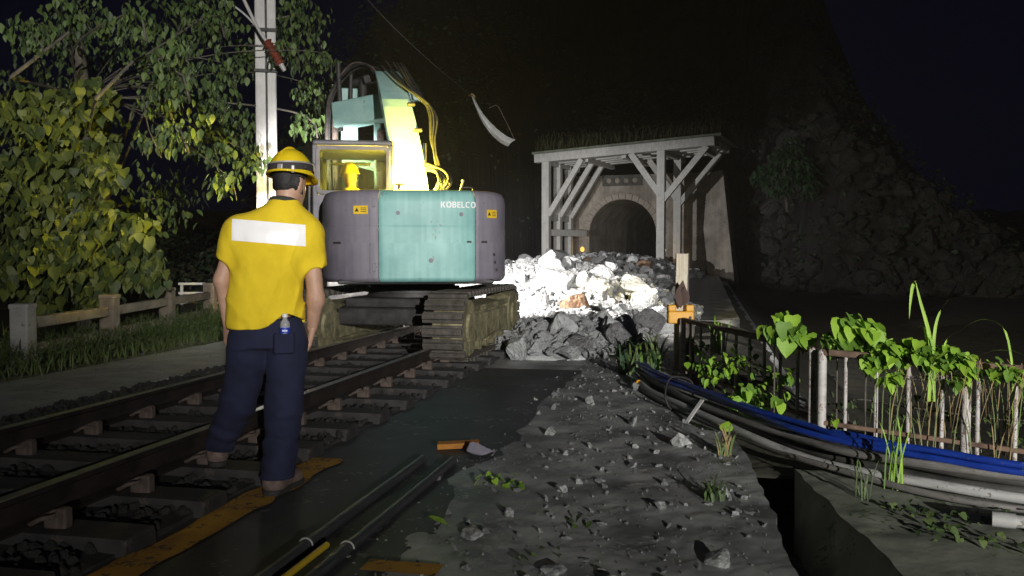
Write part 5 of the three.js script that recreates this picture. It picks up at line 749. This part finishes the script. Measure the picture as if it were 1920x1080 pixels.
  // boots
  const boot = (c, yaw, pitch) => { const g = nets((x, y, z) => { let d = smin(cap([x, y, z], [0, 0.05, 0.04], [0, 0.035, -0.15], 0.045, 0.036), cap([x, y, z], [0, 0.05, 0.03], [0, 0.13, 0.03], 0.044, 0.042), 0.05); d = Math.max(d, -y + 0.004); return d; }, [-0.08, -0.02, -0.22], [0.08, 0.2, 0.12], 0.008); const s = nets((x, y, z) => Math.max(smin(cap([x, 0, z], [0, 0, 0.045], [0, 0, -0.155], 0.049, 0.041), 9, 0.01), Math.abs(y - 0.008) - 0.014), [-0.08, -0.03, -0.23], [0.08, 0.04, 0.12], 0.007); const o = part('boot', g, bootM, t); o.position.set(...c); o.scale.setScalar(1.1); o.rotation.set(pitch, yaw, 0, 'YXZ'); part('sole', s, flat([0.03, 0.028, 0.026], 0.8), o); };
  boot([-0.31, 0.105, -0.285], 0.2, 0); boot([0.055, 0.03, 0.085], -0.55, 0);
  // bottle in the back pocket
  const b = thing('water_bottle', 'small clear bottle with blue label tucked into the back pocket', 'bottle', [-2.2 + 0.098 * Math.cos(0.4) + 0.155 * Math.sin(0.4), 0.845, -4.27 - 0.098 * Math.sin(0.4) + 0.155 * Math.cos(0.4)], 0.4); b.scale.setScalar(0.86);
  part('bottle_body', boxuv(new THREE.LatheGeometry([[0.001, -0.09], [0.026, -0.09], [0.028, -0.08], [0.028, 0.04], [0.026, 0.055], [0.014, 0.075], [0.012, 0.088]].map(a => new THREE.Vector2(...a)), 24)), new THREE.MeshPhysicalMaterial({ color: 0xffffff, transmission: 0.8, roughness: 0.08, thickness: 0, ior: 1.4, side: THREE.DoubleSide }), b);
  part('bottle_label', boxuv(new THREE.CylinderGeometry(0.0288, 0.0288, 0.055, 24, 1, true).translate(0, 0.0, 0)), flat([0.02, 0.05, 0.42], 0.4), b);
  part('label_print', M(box(0.03, 0.008, 0.002, 0, 0.01, 0.0285, 0, 0, 0, 0), box(0.022, 0.005, 0.002, 0, -0.008, 0.0285, 0, 0, 0, 0)), flat([0.7, 0.72, 0.8], 0.5), b);
  part('bottle_cap', cyl(V(0, 0.086, 0), V(0, 0.106, 0), 0.0165, 0.016, 20), flat([0.75, 0.75, 0.75], 0.4), b);
}
{ // operator in the cab
  const c = Math.cos(0.349), s = Math.sin(0.349), X = -0.72, Z = -0.2, t = thing('person', 'person in yellow helmet and shirt seated inside the excavator cab', 'person', [-3.42 + X * c + Z * s, 0.03, -10.3 - X * s + Z * c], 0.349);
  const HC = [-0.02, 2.1, -0.02], head = headField(HC, 0.3, 0), bones = [[[0, 1.5, 0.02], [0, 1.85, 0], 0.13, 0.13], [[0, 1.9, 0], [0, 2.05, -0.01], 0.055, 0.052], [[-0.16, 1.86, 0], [-0.22, 1.62, -0.1], 0.055, 0.045], [[-0.22, 1.62, -0.1], [-0.16, 1.6, -0.36], 0.042, 0.03], [[0.16, 1.86, 0], [0.22, 1.62, -0.1], 0.055, 0.045], [[0.22, 1.62, -0.1], [0.16, 1.6, -0.36], 0.042, 0.03], [[-0.09, 1.47, 0], [-0.11, 1.47, -0.42], 0.085, 0.06], [[0.09, 1.47, 0], [0.11, 1.47, -0.42], 0.085, 0.06], [[-0.11, 1.47, -0.42], [-0.11, 1.1, -0.5], 0.055, 0.04], [[0.11, 1.47, -0.42], [0.11, 1.1, -0.5], 0.055, 0.04]];
  const f = field(bones, 0.03), [lo, hi] = boundsOf(bones); hi[1] = 2.26;
  const hs = [hand(V(-0.16, 1.6, -0.36), V(0.1, -0.2, -1), V(0, -1, 0), 1, 0.6), hand(V(0.16, 1.6, -0.36), V(-0.1, -0.2, -1), V(0, -1, 0), -1, 0.6)].map(b => nets((x, y, z) => field(b, 0.008)([x, y, z]), ...boundsOf(b, 0.012), 0.005));
  part('body', M(nets((x, y, z) => { const p = [x, y, z]; return y > 1.9 ? smin(f(p), head(p), 0.03) : f(p); }, lo, hi, 0.014), hs), skinM, t);
  part('shirt', nets((x, y, z) => { const p = [x, y, z]; let d = f(p) - 0.012 + 0.004 * fbm(x * 9, y * 9, z * 9); return Math.max(d, 1.45 - y, y - 1.97, -0.28 - z); }, [lo[0] - 0.03, 1.42, -0.34], [hi[0] + 0.03, 2.0, 0.25], 0.012), shirtM, t);
  helmet(t, [HC[0], HC[1] + 0.045, HC[2] + 0.005], 0.3, 0, false);
}
scene.traverse(o => { if (o.isMesh) { o.castShadow = true; o.receiveShadow = true; } });
renderer.render(scene, camera);
